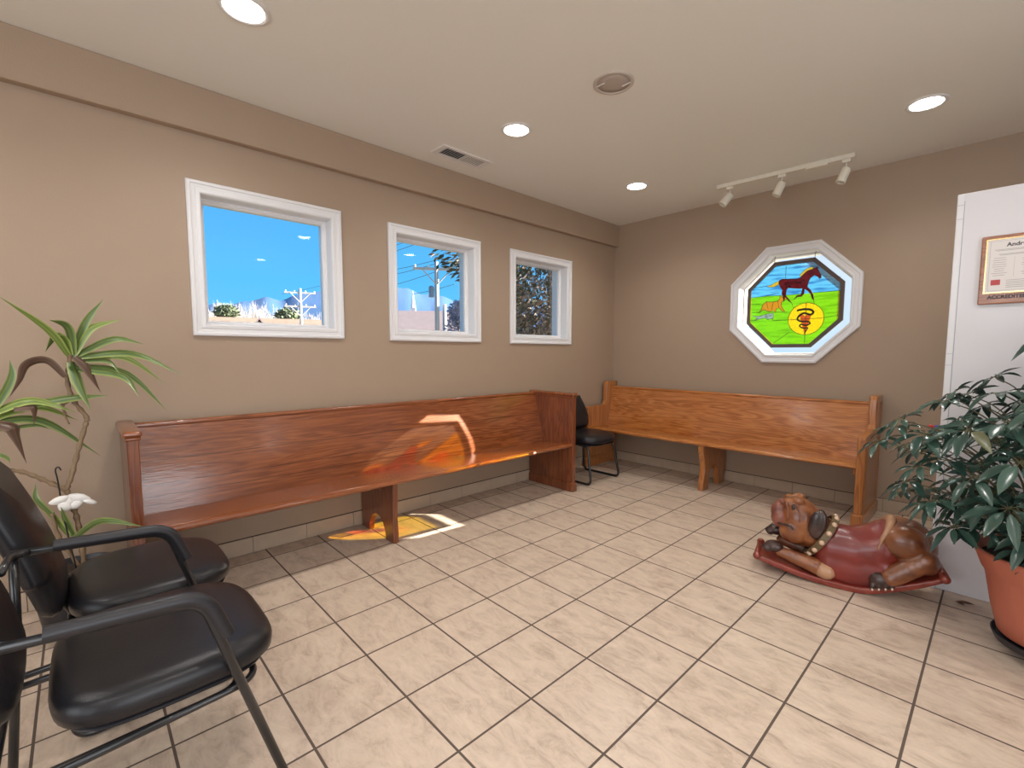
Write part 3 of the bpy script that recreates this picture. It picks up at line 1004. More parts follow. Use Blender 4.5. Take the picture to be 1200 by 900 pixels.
def pew(t, L, D, style, seat_z, top_z, mx_, mz_, supports):
    half = L / 2
    # seat board: slightly dished towards the back with a rounded nose
    yb = -0.12
    seat = [(yb, seat_z - 0.060), (yb, seat_z - 0.028), (-0.30, seat_z - 0.014), (-D + 0.03, seat_z), (-D + 0.012, seat_z - 0.001), (-D + 0.002, seat_z - 0.007),
            (-D - 0.002, seat_z - 0.017), (-D + 0.002, seat_z - 0.028), (-D + 0.014, seat_z - 0.036), (-D + 0.04, seat_z - 0.036)]
    bm = prism(seat, 0, -half, half)
    obj('seat', bm, mx_, t, smooth=True, angle=35)
    # backrest board, leaning, gently curved
    back_f = [(-0.185, seat_z - 0.045), (-0.165, 0.56), (-0.135, 0.68), (-0.10, 0.79), (-0.078, top_z - 0.022)]
    th = 0.028
    back_b = [(y + th, z) for y, z in reversed(back_f)]
    bm = prism(back_f + back_b, 0, -half, half)
    obj('backrest', bm, mx_, t, smooth=True, angle=35)
    # rounded top rail
    cy_, cz_ = -0.063, top_z - 0.016
    rail = []
    for k in range(16):
        a = 2 * PI * k / 16
        rail.append((cy_ + 0.021 * math.copysign(abs(math.cos(a)) ** 0.8, math.cos(a)), cz_ + 0.016 * math.copysign(abs(math.sin(a)) ** 0.8, math.sin(a))))
    obj('top_rail', prism(rail, 0, -half, half), mx_, t, smooth=True, angle=50)
    for xs_ in (-half, half):
        s_ = -1 if xs_ < 0 else 1
        if style == 'capped':
            end_with_cap(xs_ + s_ * 0.0225, s_, D + (0.005 if xs_ > 0 else -0.06), top_z + 0.012, mz_, mx_, t)
        else:
            stepped_end(xs_ + s_ * 0.0275, D + 0.01, mz_, t)
    for xs_ in supports:
        Z = seat_z - 0.036
        d0 = -0.025
        arch = []
        if style == 'capped':
            F_ = -D + 0.065
            out = [(d0, Z - 0.02), (-0.12, Z - 0.02), (F_ - 0.005, Z), (F_, Z - 0.05), (F_ + 0.010, 0.16), (F_ - 0.002, 0.06), (F_, 0.0), (F_ + 0.07, 0.0)]
            c_, rr = (F_ + d0) / 2 + 0.0, 0.125
            for k in range(9):
                a = PI * k / 8
                arch.append((c_ - math.cos(a) * rr, 0.0 + math.sin(a) * 0.15))
            out = out[:-1] + [(c_ - rr - 0.012, 0.0)] + arch + [(c_ + rr + 0.012, 0.0), (d0, 0.0)]
            tt = 0.040
        else:
            F_ = -D + 0.045
            out = [(d0, Z - 0.02), (-0.12, Z - 0.02), (F_ - 0.02, Z), (F_ - 0.022, Z - 0.05), (F_ - 0.006, Z - 0.10), (F_ + 0.020, Z - 0.16), (F_ + 0.028, 0.20), (F_ + 0.014, 0.12), (F_ - 0.002, 0.07), (F_ - 0.005, 0.0)]
            c_ = -0.285
            for k in range(9):
                a = PI * k / 8
                arch.append((c_ - math.cos(a) * 0.10, 0.09 + math.sin(a) * 0.13))
            out += [(c_ - 0.115, 0.0), (c_ - 0.115, 0.02)] + arch + [(c_ + 0.115, 0.02), (c_ + 0.115, 0.0), (d0 - 0.02, 0.0), (d0 - 0.02, 0.06), (d0, 0.12)]
            tt = 0.052
        s_ = obj('support', prism(out, 0, xs_ - tt / 2, xs_ + tt / 2, 0.004, 2), mz_, t)
        if style == 'capped':
            bm = bmesh.new()
            add_box(bm, (xs_ - tt / 2 - 0.022, -0.36, Z - 0.075), (xs_ - tt / 2, -0.18, Z - 0.035), 0.004, 1)
            obj('brace', bm, mz_, s_)
    if style != 'capped':
        for xs_, s_ in ((half, -1), (-half, 1)):
            bm = bmesh.new()
            a, b = sorted((xs_, xs_ + s_ * 0.03))
            add_box(bm, (a, -D + 0.06, seat_z - 0.085), (b, -0.14, seat_z - 0.038), 0.003, 1)
            obj('seat_cleat', bm, mz_, t)

P1a, P1b = -4.515 + 0.045, -1.385 - 0.045       # inner faces of the dark pew's ends
pw = thing('church_pew', 'long dark reddish oak church pew under the three windows, sunlit', 'pew', (0.012, (P1a + P1b) / 2, 0), PI / 2)
pew(pw, P1b - P1a, 0.56, 'capped', 0.452, 0.905, M['pew1'], M['pew1z'], [-3.175 - (P1a + P1b) / 2])
P2a, P2b = 0.085, 2.565
pw2 = thing('church_pew', 'golden oak church pew with stepped ends below the octagonal window', 'pew', ((P2a + P2b) / 2, -0.018, 0), 0)
pew(pw2, P2b - P2a, 0.55, 'stepped', 0.462, 0.895, M['pew2'], M['pew2z'], [1.375 - (P2a + P2b) / 2])

# ------------------------------------------------------------------ chairs
def superpad(bm, w, d, h, z0, ex=3.2, crown=0.35, nose=1.0, cy=0.0, n=48, taper=0.0):
    """upholstered pad: superellipse plan, puffed edges; front is -y"""
    prof = [(0.80, 0.0), (0.94, 0.03), (0.99, 0.16), (1.0, 0.42), (0.985, 0.68), (0.93, 0.86), (0.82, 0.95), (0.6, 1.0), (0.3, 1.03), (0.0, 1.04)]
    rings = []
    for s, q in prof:
        ring = []
        for k in range(n):
            a = 2 * PI * k / n
            ca, sa = math.cos(a), math.sin(a)
            x = math.copysign(abs(ca) ** (2 / ex), ca) * w / 2
            y = math.copysign(abs(sa) ** (2 / ex), sa) * d / 2
            x *= (1 - taper * max(0.0, -y / (d / 2)) ** 2)
            x += 0
            ins = (1 - s)
            xx, yy = x * (1 - ins), y * (1 - ins)
            zz = z0 + q * h
            zz -= crown * 0.05 * (max(0, -yy / (d / 2)) ** 3) * (1 if q > 0.5 else 0.4)
            ring.append(bm.verts.new((xx, yy + cy, zz)))
        rings.append(ring)
    for A, B in zip(rings, rings[1:]):
        for k in range(n):
            bm.faces.new((A[k], A[(k + 1) % n], B[(k + 1) % n], B[k]))
    bm.faces.new(list(reversed(rings[0])))
    return rings

def back_pad(bm, w, h, th, n=44):
    """tapered, rounded chair back with chamfered lower corners; stands in the xz plane, z from 0 to h, front is -y"""
    out = []
    poly = [(-w * 0.34, 0.0), (w * 0.34, 0.0), (w * 0.47, h * 0.24), (w * 0.5, h * 0.34), (w * 0.44, h * 0.92), (w * 0.36, h), (-w * 0.36, h), (-w * 0.44, h * 0.92), (-w * 0.5, h * 0.34), (-w * 0.47, h * 0.24)]
    P = smooth_path([(p[0], 0, p[1]) for p in poly], 5, True)
    c = Vector((0, 0, h * 0.5))
    prof = [(0.82, 1.0), (0.95, 0.90), (1.0, 0.5), (0.985, 0.15), (0.93, -0.15), (0.80, -0.38), (0.5, -0.5), (0.0, -0.54)]
    rings = []
    for s, q in prof:
        rings.append([bm.verts.new((c + (p - c) * s) + Vector((0, q * th + 0.05 * ((p.z / h - 0.45) * s) ** 2, 0))) for p in P])
    nn = len(P)
    for A, B in zip(rings, rings[1:]):
        for k in range(nn):
            bm.faces.new((A[k], A[(k + 1) % nn], B[(k + 1) % nn], B[k]))
    bm.faces.new(list(rings[0]))

def chair(label, loc, rotz, armed, sw=0.50, sd=0.47, back_h=0.44, back_y=0.25, back_z=0.045, lean=14, st=0.475, taper=0.10):
    t = thing('armchair' if armed else 'side_chair', label, 'chair', loc, rotz)
    bm = bmesh.new()
    superpad(bm, sw, sd, 0.082, st - 0.085, ex=4.0 if armed else 3.4, cy=0.0, taper=taper)
    obj('seat', bm, M['vinyl'], t, smooth=True)
    bm = bmesh.new()
    superpad(bm, sw * 0.92, sd * 0.92, 0.02, st - 0.104, ex=4, crown=0.2, taper=taper)
    obj('seat_pan', bm, M['armpad'], t, smooth=True, angle=50)
    bm = bmesh.new()
    back_pad(bm, 0.46, back_h, 0.055)
    R_ = Matrix.Rotation(-math.radians(lean), 3, 'X')
    for v in bm.verts:
        v.co = R_ @ v.co + Vector((0, back_y, st + back_z))
    obj('backrest', bm, M['vinyl'], t, smooth=True)
    fr = []
    r = 0.0115
    if armed:
        hx = sw / 2 + 0.035
        az_ = 0.665
        for s in (-1, 1):
            x = s * hx
            # front leg, bend, arm, rear leg as one tube
            fp = fillet([(x, -0.235, 0.008), (x, -0.045, az_ - 0.012), (x, 0.325, az_ + 0.018)], 0.055, 8)
            obj('arm_frame', tube(fp, r, sides=12), M['blackmetal'], t, smooth=True)
            rl = fillet([(x, 0.32, az_ + 0.01), (x, 0.325, 0.45), (x, 0.36, 0.008)], 0.05, 6)
            obj('leg', tube(rl, r, sides=12), M['blackmetal'], t, smooth=True)
            pad = fillet([(x, -0.095, az_ - 0.125), (x, -0.050, az_ + 0.000), (x, 0.235, az_ + 0.018)], 0.055, 10)
            obj('arm_pad', tube(pad, 0.0185, sides=14, flat=1.0), M['armpad'], t, smooth=True, angle=50)
            fe = lathe([(0.0, 0.0), (0.016, 0.0), (0.017, 0.004), (0.015, 0.03), (0.0, 0.03)], c=(x, -0.234, 0.0), seg=14, capb=False, capt=False)
            obj('foot_cap', fe, M['armpad'], t, smooth=True)
        # seat rail loop under the cushion and the cross bars reaching the sides
        for dx, dz in ((0.0, 0.0), (0.035, -0.028)):
            lp = fillet([(-sw / 2 + 0.02 + dx, 0.335, st - 0.150 + dz * 0.4), (-sw / 2 + 0.02 + dx, -0.175 + dx, st - 0.122 + dz), (sw / 2 - 0.02 - dx, -0.175 + dx, st - 0.122 + dz), (sw / 2 - 0.02 - dx, 0.335, st - 0.150 + dz * 0.4)], 0.07, 8)
            obj('seat_rail', tube(lp, 0.010, sides=10), M['blackmetal'], t, smooth=True)
        for yy, zz in ((-0.133, st - 0.122), (0.340, st - 0.150)):
            obj('cross_bar', tube([(-hx, yy - 0.0, zz), (hx, yy, zz)], 0.010, sides=10), M['blackmetal'], t, smooth=True)
        for s in (-1, 1):
            bm = bmesh.new()
            add_tube(bm, fillet([(s * hx, 0.285, az_ + 0.015), (s * hx * 0.9, 0.325, az_ + 0.02), (s * 0.15, 0.33, az_ + 0.02)], 0.03), 0.010, sides=10)
            obj('back_bracket', bm, M['blackmetal'], t, smooth=True)
    else:
        hx = sw / 2 - 0.03
        for s in (-1, 1):
            x = s * hx
            fp = fillet([(x * 0.9, 0.12, st - 0.105), (x * 0.94, -0.15, st - 0.105), (x * 1.06, -0.215, 0.012), (x * 1.06, 0.245, 0.012), (x * 0.92, 0.235, 0.30), (x * 0.9, 0.235, st - 0.06)], 0.055, 8)
            obj('sled_leg', tube(fp, r, sides=12), M['blackmetal'], t, smooth=True)
        obj('cross_bar', tube([(-hx, 0.235, st - 0.11), (hx, 0.235, st - 0.11)], 0.010, sides=10), M['blackmetal'], t, smooth=True)
        obj('cross_bar', tube([(-hx * 0.93, -0.11, st - 0.115), (hx * 0.93, -0.11, st - 0.115)], 0.010, sides=10), M['blackmetal'], t, smooth=True)
        for s in (-1, 1):
            bm = bmesh.new()
            add_tube(bm, [(s * 0.09, 0.22, st - 0.11), (s * 0.09, back_y + 0.035, st + 0.0), (s * 0.09, back_y + 0.11, st + 0.22)], 0.010, sides=10)
            obj('back_bracket', bm, M['blackmetal'], t, smooth=True)
    return t
chair('black vinyl armchair with tubular metal arms, nearest to the viewer', (1.585, -4.505, 0), PI, True, sw=0.56, sd=0.50, back_y=0.290, back_z=-0.035, back_h=0.55, lean=17, taper=0.06)
chair('armless black vinyl chair between the armchair and the dark pew', (0.975, -4.485, 0), PI, False, sw=0.545, sd=0.49, st=0.462, back_y=0.240, back_z=-0.05, back_h=0.52, lean=17)
chair('armless black vinyl sled-base chair tucked in the corner between the two pews', (0.375, -0.93, 0), PI / 2, False, sw=0.50, sd=0.46, back_y=0.14, back_z=0.02, back_h=0.36, lean=22, st=0.482)

# ------------------------------------------------------------------ carved rocking bulldog
def remesh(o, vox=0.006, sm=4):
    md = o.modifiers.new('remesh', 'REMESH')
    md.mode = 'VOXEL'
    md.voxel_size = vox
    md.use_smooth_shade = True
    s_ = o.modifiers.new('smooth', 'SMOOTH')
    s_.iterations = sm
    s_.factor = 0.5
    return o
def capsule(bm, a, b, ra, rb, n=7, sub=2):
    a, b = Vector(a), Vector(b)
    for k in range(n):
        u = k / (n - 1)
        add_ball(bm, a.lerp(b, u), ra + (rb - ra) * u, sub)
def carved(name, base, dark, rough=0.33, scale=8):
    m_ = simple(name, base, rough, bump=0.14, bscale=24, coat=0.28)
    t_ = m_.node_tree
    b_ = t_.nodes['Principled BSDF']
    tc = t_.nodes.new('ShaderNodeTexCoord')
    mp = t_.nodes.new('ShaderNodeMapping')
    mp.inputs['Scale'].default_value = (scale, scale * 2.5, scale * 1.6)
    mp.inputs['Rotation'].default_value = (0.3, 0.6, 0.2)
    nz = t_.nodes.new('ShaderNodeTexNoise')
    nz.inputs['Scale'].default_value = 1.0
    nz.inputs['Detail'].default_value = 5
    rp = t_.nodes.new('ShaderNodeValToRGB')
    rp.color_ramp.elements[0].position = 0.32
    rp.color_ramp.elements[0].color = (*dark, 1)
    rp.color_ramp.elements[1].position = 0.62
    rp.color_ramp.elements[1].color = (*base, 1)
    t_.links.new(tc.outputs['Object'], mp.inputs['Vector'])
    t_.links.new(mp.outputs[0], nz.inputs['Vector'])
    t_.links.new(nz.outputs['Fac'], rp.inputs[0])
    t_.links.new(rp.outputs[0], b_.inputs['Base Color'])
    return m_
M['dogbrown'] = carved('carved_tan_wood', (0.30, 0.105, 0.034), (0.13, 0.036, 0.013))
M['dogdark'] = carved('carved_dark_wood', (0.055, 0.025, 0.020), (0.018, 0.009, 0.008))
M['dogrump'] = carved('carved_brown_wood', (0.27, 0.095, 0.034), (0.10, 0.030, 0.014))
M['dogmuzzle'] = carved('carved_muzzle_wood', (0.26, 0.085, 0.055), (0.14, 0.045, 0.03))
M['dogred'] = carved('worn_red_paint', (0.21, 0.024, 0.017), (0.13, 0.014, 0.011), scale=5)
M['rockred'] = carved('worn_red_rocker_paint', (0.27, 0.045, 0.027), (0.16, 0.024, 0.016), scale=12)
M['dogcuff'] = carved('pale_cuff_paint', (0.46, 0.25, 0.14), (0.33, 0.16, 0.08))
M['collar'] = simple('olive_leather_collar', (0.13, 0.085, 0.04), 0.5, var=0.2, vscale=40)
M['stud'] = simple('cream_stud', (0.62, 0.42, 0.28), 0.4, coat=0.3)
M['claw'] = simple('ivory_claw', (0.75, 0.62, 0.48), 0.4)
dg = thing('rocking_bulldog', 'carved wooden rocking bulldog in a red vest with studded collar', 'rocking toy', (2.76, -1.60, 0.0), math.radians(14))
# rocker board (curved crescent), local x = length with the head towards -x
prof_b = smooth_path([(-0.475, 0, 0.072), (-0.36, 0, 0.043), (-0.22, 0, 0.014), (-0.09, 0, 0.0015), (0.04, 0, 0.003), (0.15, 0, 0.040), (0.26, 0, 0.092), (0.36, 0, 0.150)], 6)
top_b = [Vector((p.x, 0, p.z + (0.034 if -0.42 < p.x < 0.30 else 0.030))) for p in prof_b]
prof_b = [(p.x, p.z) for p in prof_b]
top_b = [(p.x, p.z) for p in top_b]
obj('rocker', prism(prof_b + list(reversed(top_b)), 1, -0.126, 0.126, 0.008, 3), M['rockred'], dg, smooth=True, angle=45)
bm = bmesh.new()
add_ball(bm, (-0.470, -0.118, 0.092), (0.022, 0.022, 0.022), 3)
add_ball(bm, (-0.470, 0.118, 0.092), (0.022, 0.022, 0.022), 3)
add_tube(bm, [(-0.472, -0.118, 0.092), (-0.472, 0.118, 0.092)], 0.016, sides=14)
obj('rocker_end', bm, M['rockred'], dg, smooth=True)
bm = bmesh.new()
add_tube(bm, [(0.362, -0.125, 0.170), (0.362, 0.125, 0.170)], 0.021, sides=14)
add_ball(bm, (0.362, -0.125, 0.170), (0.021, 0.014, 0.021), 3)
add_ball(bm, (0.362, 0.125, 0.170), (0.021, 0.014, 0.021), 3)
obj('rocker_end', bm, M['rockred'], dg, smooth=True)
# vest: barrel chest flaring down onto the rocker
bm = bmesh.new()
for (x, z, rx, ry, rz) in [(-0.11, 0.215, 0.085, 0.105, 0.115), (-0.07, 0.200, 0.10, 0.122, 0.125), (0.0, 0.195, 0.12, 0.132, 0.130), (0.07, 0.215, 0.11, 0.132, 0.138), (0.13, 0.255, 0.10, 0.120, 0.135), (0.17, 0.29, 0.09, 0.10, 0.11)]:
    add_ball(bm, (x, 0, z), (rx, ry, rz), 3)
for x, z0_, l_ in [(-0.13, 0.095, 0.118), (-0.08, 0.075, 0.127), (-0.01, 0.07, 0.130), (0.06, 0.08, 0.130), (0.12, 0.11, 0.125), (0.19, 0.16, 0.11)]:
    add_ball(bm, (x, 0, z0_), (0.085, l_, 0.055), 3)
for k in range(13):
    x = -0.11 + k * 0.0185
    for s in (-1, 1):
        add_ball(bm, (x, s * 0.078, 0.105 + abs(x) * 0.15), (0.070, 0.052, 0.095), 3)
    add_ball(bm, (x, 0, 0.195 + max(0, x) * 0.42), (0.10, 0.128, 0.128), 3)
remesh(obj('vest', bm, M['dogred'], dg, smooth=True), 0.007, 22)
# pale rolled hem at the back of the vest
hem = smooth_path([(0.092, -0.126, 0.262), (0.108, -0.113, 0.318), (0.135, -0.078, 0.366), (0.150, 0.0, 0.390), (0.135, 0.078, 0.366), (0.108, 0.113, 0.318), (0.092, 0.126, 0.262)], 6)
obj('hem', tube(hem, [0.008 + 0.022 * math.sin(PI * i / (len(hem) - 1)) ** 2 for i in range(len(hem))], sides=12, flat=0.7), M['dogcuff'], dg, smooth=True)
# rump and haunches
bm = bmesh.new()
add_ball(bm, (0.225, 0, 0.305), (0.105, 0.105, 0.105), 3)
add_ball(bm, (0.265, 0, 0.270), (0.085, 0.115, 0.10), 3)
for s in (-1, 1):
    add_ball(bm, (0.20, s * 0.075, 0.305), (0.102, 0.072, 0.092), 3)
    capsule(bm, (0.285, s * 0.09, 0.235), (0.15, s * 0.115, 0.12), 0.060, 0.050)
    add_ball(bm, (0.30, s * 0.085, 0.215), (0.045, 0.045, 0.055), 3)
remesh(obj('haunches', bm, M['dogrump'], dg, smooth=True), 0.006, 4)
for s in (-1, 1):
    bm = bmesh.new()
    add_ball(bm, (0.115, s * 0.122, 0.098), (0.058, 0.036, 0.046), 3)
    for k in range(4):
        xx = 0.075 + k * 0.027
        zz = 0.066 + k * 0.008
        add_ball(bm, (xx, s * 0.136, zz), (0.0135, 0.022, 0.024), 3)
    f_ = remesh(obj('hind_paw', bm, M['dogdark'], dg, smooth=True), 0.004, 2)
    bm = bmesh.new()
    for k in range(4):
        add_ball(bm, (0.075 + k * 0.027, s * 0.155, 0.053 + k * 0.008), (0.005, 0.008, 0.007), 2)
    obj('claws', bm, M['claw'], f_, smooth=True)
    # front leg lying along the rocker
    yl = s * 0.098
    bm = bmesh.new()
    capsule(bm, (-0.17, yl, 0.092), (-0.355, yl, 0.138), 0.046, 0.030, 9, 3)
    remesh(obj('front_leg', bm, M['dogbrown'] if s < 0 else M['dogrump'], dg, smooth=True), 0.005, 3)
    bm = bmesh.new()
    capsule(bm, (-0.128, yl * 1.06, 0.080), (-0.143, yl * 1.06, 0.084), 0.0465, 0.0465, 4, 3)
    obj('cuff', bm, M['dogcuff'], dg, smooth=True)
    bm = bmesh.new()
    zp = 0.150 if s < 0 else 0.185
    add_ball(bm, (-0.385, yl, zp + 0.012), (0.050, 0.042, 0.034), 3)
    for k in (-1, 0, 1):
        add_ball(bm, (-0.425 + abs(k) * 0.008, yl + k * 0.025, zp), (0.024, 0.015, 0.021), 3)
    remesh(obj('front_paw', bm, M['dogdark'], dg, smooth=True), 0.004, 2)
# under-chest in the dark
# head, raised chin, thick neck
bm = bmesh.new()
add_ball(bm, (-0.265, 0, 0.315), (0.115, 0.105, 0.128), 4, Matrix.Rotation(math.radians(-25), 3, 'Y').to_quaternion())
add_ball(bm, (-0.190, 0, 0.265), (0.095, 0.100, 0.110), 4)
add_ball(bm, (-0.300, 0, 0.395), (0.058, 0.085, 0.050), 3)          # brow
add_ball(bm, (-0.285, 0, 0.235), (0.085, 0.085, 0.070), 3)          # jowls under the jaw
for s in (-1, 1):
    add_ball(bm, (-0.295, s * 0.068, 0.265), (0.070, 0.040, 0.075), 3)
    add_ball(bm, (-0.275, s * 0.048, 0.437), (0.034, 0.030, 0.020), 3)
    add_ball(bm, (-0.325, s * 0.045, 0.425), (0.026, 0.030, 0.020), 3)
head = remesh(obj('head', bm, M['dogbrown'], dg, smooth=True), 0.0055, 3)
bm = bmesh.new()
add_ball(bm, (-0.365, 0, 0.345), (0.052, 0.070, 0.060), 3)
for s in (-1, 1):
    add_ball(bm, (-0.362, s * 0.040, 0.320), (0.050, 0.042, 0.058), 3)
add_ball(bm, (-0.362, 0, 0.395), (0.032, 0.030, 0.020), 3)
for k, dz in enumerate((0.0, 0.016)):
    add_ball(bm, (-0.330 + dz, 0, 0.405 + dz), (0.010, 0.055, 0.010), 3)
remesh(obj('muzzle', bm, M['dogmuzzle'], head, smooth=True), 0.005, 2)
bm = bmesh.new()
add_ball(bm, (-0.352, 0, 0.412), (0.024, 0.030, 0.013), 3)
for s in (-1, 1):
    add_ball(bm, (-0.350, s * 0.022, 0.408), (0.018, 0.016, 0.013), 3)
remesh(obj('nose', bm, M['dogmuzzle'], head, smooth=True), 0.004, 2)
for s in (-1, 1):
    mo = smooth_path([(-0.372, s * 0.080, 0.296), (-0.340, s * 0.100, 0.300), (-0.310, s * 0.110, 0.300), (-0.292, s * 0.110, 0.284)], 5)
    obj('mouth_line', tube(mo, 0.0055, sides=8), M['dogdark'], head, smooth=True)
    bm = bmesh.new()
    add_ball(bm, (-0.298, s * 0.083, 0.405), (0.010, 0.010, 0.019), 3)
    obj('eye', bm, M['dogdark'], head, smooth=True)
    for q_ in range(2):
        wr = smooth_path([(-0.335 + q_ * 0.05, s * 0.078, 0.425), (-0.322 + q_ * 0.055, s * 0.100, 0.380), (-0.325 + q_ * 0.06, s * 0.110, 0.330)], 5)
        obj('wrinkle', tube(wr, 0.0036, sides=6), M['dogmuzzle'], head, smooth=True)
    # dark folded ear hanging along the side of the head
    bm = bmesh.new()
    rq = Matrix.Rotation(math.radians(8), 3, 'Y').to_quaternion()
    ez = 0.0 if s < 0 else -0.05
    add_ball(bm, (-0.188, s * 0.108, 0.335 + ez), (0.034, 0.020, 0.080), 3, rq)
    add_ball(bm, (-0.165, s * 0.104, 0.345 + ez), (0.034, 0.022, 0.068), 3, rq)
    add_ball(bm, (-0.178, s * 0.104, 0.285), (0.028, 0.020, 0.040), 3, rq)
    remesh(obj('ear', bm, M['dogdark'], head, smooth=True), 0.005, 3)
# studded collar: ring tilted with the neck
colr = []
cx_, cz_ = -0.155, 0.245
for k in range(40):
    a = 2 * PI * k / 40
    u, v = math.cos(a), math.sin(a)          # u sideways, v along the slanted height
    colr.append(Vector((cx_ + v * 0.062, u * 0.124, cz_ + v * 0.105)))
bm = bmesh.new()
nrm = Vector((0.105, 0, -0.062)).normalized()
w2 = 0.020
ra = [bm.verts.new(p - nrm * w2) for p in colr]
rbm = [bm.verts.new(p + nrm * w2) for p in colr]
cen = Vector((cx_, 0, cz_))
ro = [bm.verts.new(cen + (p - cen) * 1.075 - nrm * w2 * 0.85) for p in colr]
rp_ = [bm.verts.new(cen + (p - cen) * 1.075 + nrm * w2 * 0.85) for p in colr]
for k in range(40):
    j = (k + 1) % 40
    bm.faces.new((ra[k], ra[j], ro[j], ro[k]))
    bm.faces.new((ro[k], ro[j], rp_[j], rp_[k]))
    bm.faces.new((rp_[k], rp_[j], rbm[j], rbm[k]))
    bm.faces.new((rbm[k], rbm[j], ra[j], ra[k]))
collar = obj('collar', bm, M['collar'], dg, smooth=True, angle=40)
for k in range(13):
    a = 2 * PI * (k + 0.5) / 13
    u, v = math.cos(a), math.sin(a)
    p = Vector((cx_ + v * 0.062 * 1.08, u * 0.124 * 1.08, cz_ + v * 0.105 * 1.08))
    bm = bmesh.new()
    add_ball(bm, p, 0.0145, 2)
    obj('stud', bm, M['stud'], collar, smooth=True)

# ------------------------------------------------------------------ plants
def leaf_mat(name, c1, c2, rough=0.38, sub=0.0):
    m_ = simple(name, c1, rough, var=0.0, coat=0.1)
    t_ = m_.node_tree
    b_ = t_.nodes['Principled BSDF']
    oi_ = t_.nodes.new('ShaderNodeNewGeometry')
    rp = t_.nodes.new('ShaderNodeMix')
    rp.data_type = 'RGBA'
    rp.inputs[6].default_value = (*c1, 1)
    rp.inputs[7].default_value = (*c2, 1)
    t_.links.new(oi_.outputs['Random Per Island'], rp.inputs['Factor'])
    t_.links.new(rp.outputs[2], b_.inputs['Base Color'])
    return m_
M['schef'] = leaf_mat('schefflera_leaf', (0.018, 0.048, 0.037), (0.048, 0.092, 0.068), 0.25)
M['schefy'] = leaf_mat('yellowing_leaf', (0.10, 0.095, 0.035), (0.07, 0.085, 0.035), 0.4)
M['stemg'] = simple('green_brown_stem', (0.10, 0.095, 0.045), 0.6)
M['bark'] = simple('pale_ringed_cane', (0.24, 0.16, 0.095), 0.8, bump=0.6, bscale=60, var=0.45, vscale=28)
M['terra'] = simple('terracotta_plastic', (0.46, 0.135, 0.080), 0.5, var=0.10, vscale=5)
M['soil'] = simple('potting_soil', (0.035, 0.022, 0.014), 0.95, bump=0.8, bscale=50)

def add_leaflet(bm, base, d, nrm, L, Wd, droop=0.25, seg=5, mi=0):
    """obovate pointed blade along d, folded on its midrib"""
    d = d.normalized()
    sd = d.cross(nrm).normalized()
    up_ = sd.cross(d).normalized()
    prev = None
    for i in range(seg + 1):
        u = i / seg
        w = Wd * (math.sin(PI * min(1, u ** 0.85 * 1.0)) ** 0.8 if 0 < u < 1 else (0.08 if u == 0 else 0.0)) * (0.85 + 0.3 * u)
        c = base + d * L * u + Vector((0, 0, -droop * L * u * u))
        a, b_, cc_ = c - sd * w / 2 + up_ * w * 0.18, c, c + sd * w / 2 + up_ * w * 0.18
        cur = [bm.verts.new(a), bm.verts.new(b_), bm.verts.new(cc_)] if w > 1e-5 else [bm.verts.new(b_)]
        if prev:
            fs_ = []
            if len(cur) == 3 and len(prev) == 3:
                fs_.append(bm.faces.new((prev[0], prev[1], cur[1], cur[0])))
                fs_.append(bm.faces.new((prev[1], prev[2], cur[2], cur[1])))
            elif len(cur) == 1:
                fs_.append(bm.faces.new((prev[0], prev[1], cur[0])))
                fs_.append(bm.faces.new((prev[1], prev[2], cur[0])))
            for f in fs_:
                f.material_index = mi
                f.smooth = True
        prev = cur

# schefflera in terracotta pot on a black caddy
PC = Vector((3.492, -1.80, 0))
sch = thing('potted_schefflera', 'large bushy dark green umbrella plant in a terracotta pot on a black caddy', 'potted plant', PC)
bm = bmesh.new()
add_lathe(bm, [(0.0, 0.088), (0.165, 0.088), (0.172, 0.095), (0.198, 0.20), (0.222, 0.335), (0.230, 0.352), (0.236, 0.36), (0.252, 0.405), (0.262, 0.430), (0.268, 0.440), (0.266, 0.448), (0.254, 0.448), (0.244, 0.42), (0.24, 0.40), (0.0, 0.40)], seg=56, capb=False, capt=False)
obj('pot', bm, M['terra'], sch, smooth=True, angle=35)
bm = bmesh.new()
add_lathe(bm, [(0.0, 0.418), (0.12, 0.415), (0.242, 0.405)], seg=40, capb=False, capt=False)
obj('soil', bm, M['soil'], sch, smooth=True)
bm = bmesh.new()
add_lathe(bm, [(0.0, 0.045), (0.150, 0.045), (0.178, 0.055), (0.190, 0.085), (0.186, 0.087), (0.172, 0.068), (0.0, 0.062)], seg=40, capb=False, capt=False)
cad = obj('caddy', bm, M['armpad'], sch, smooth=True, angle=40)
for k in range(4):
    a = PI / 4 + k * PI / 2 + 0.35
    c = Vector((math.cos(a) * 0.145, math.sin(a) * 0.145, 0))
    bm = bmesh.new()
    add_tube(bm, [c + Vector((-0.012, 0, 0.021)), c + Vector((0.012, 0, 0.021))], 0.0205, sides=16)
    add_box(bm, (c.x - 0.02, c.y - 0.014, 0.026), (c.x + 0.02, c.y + 0.014, 0.052), 0.003, 1)
    obj('caster', bm, M['black'], cad)
rnd = random.Random(11)
leafbm = bmesh.new()
stembm = bmesh.new()
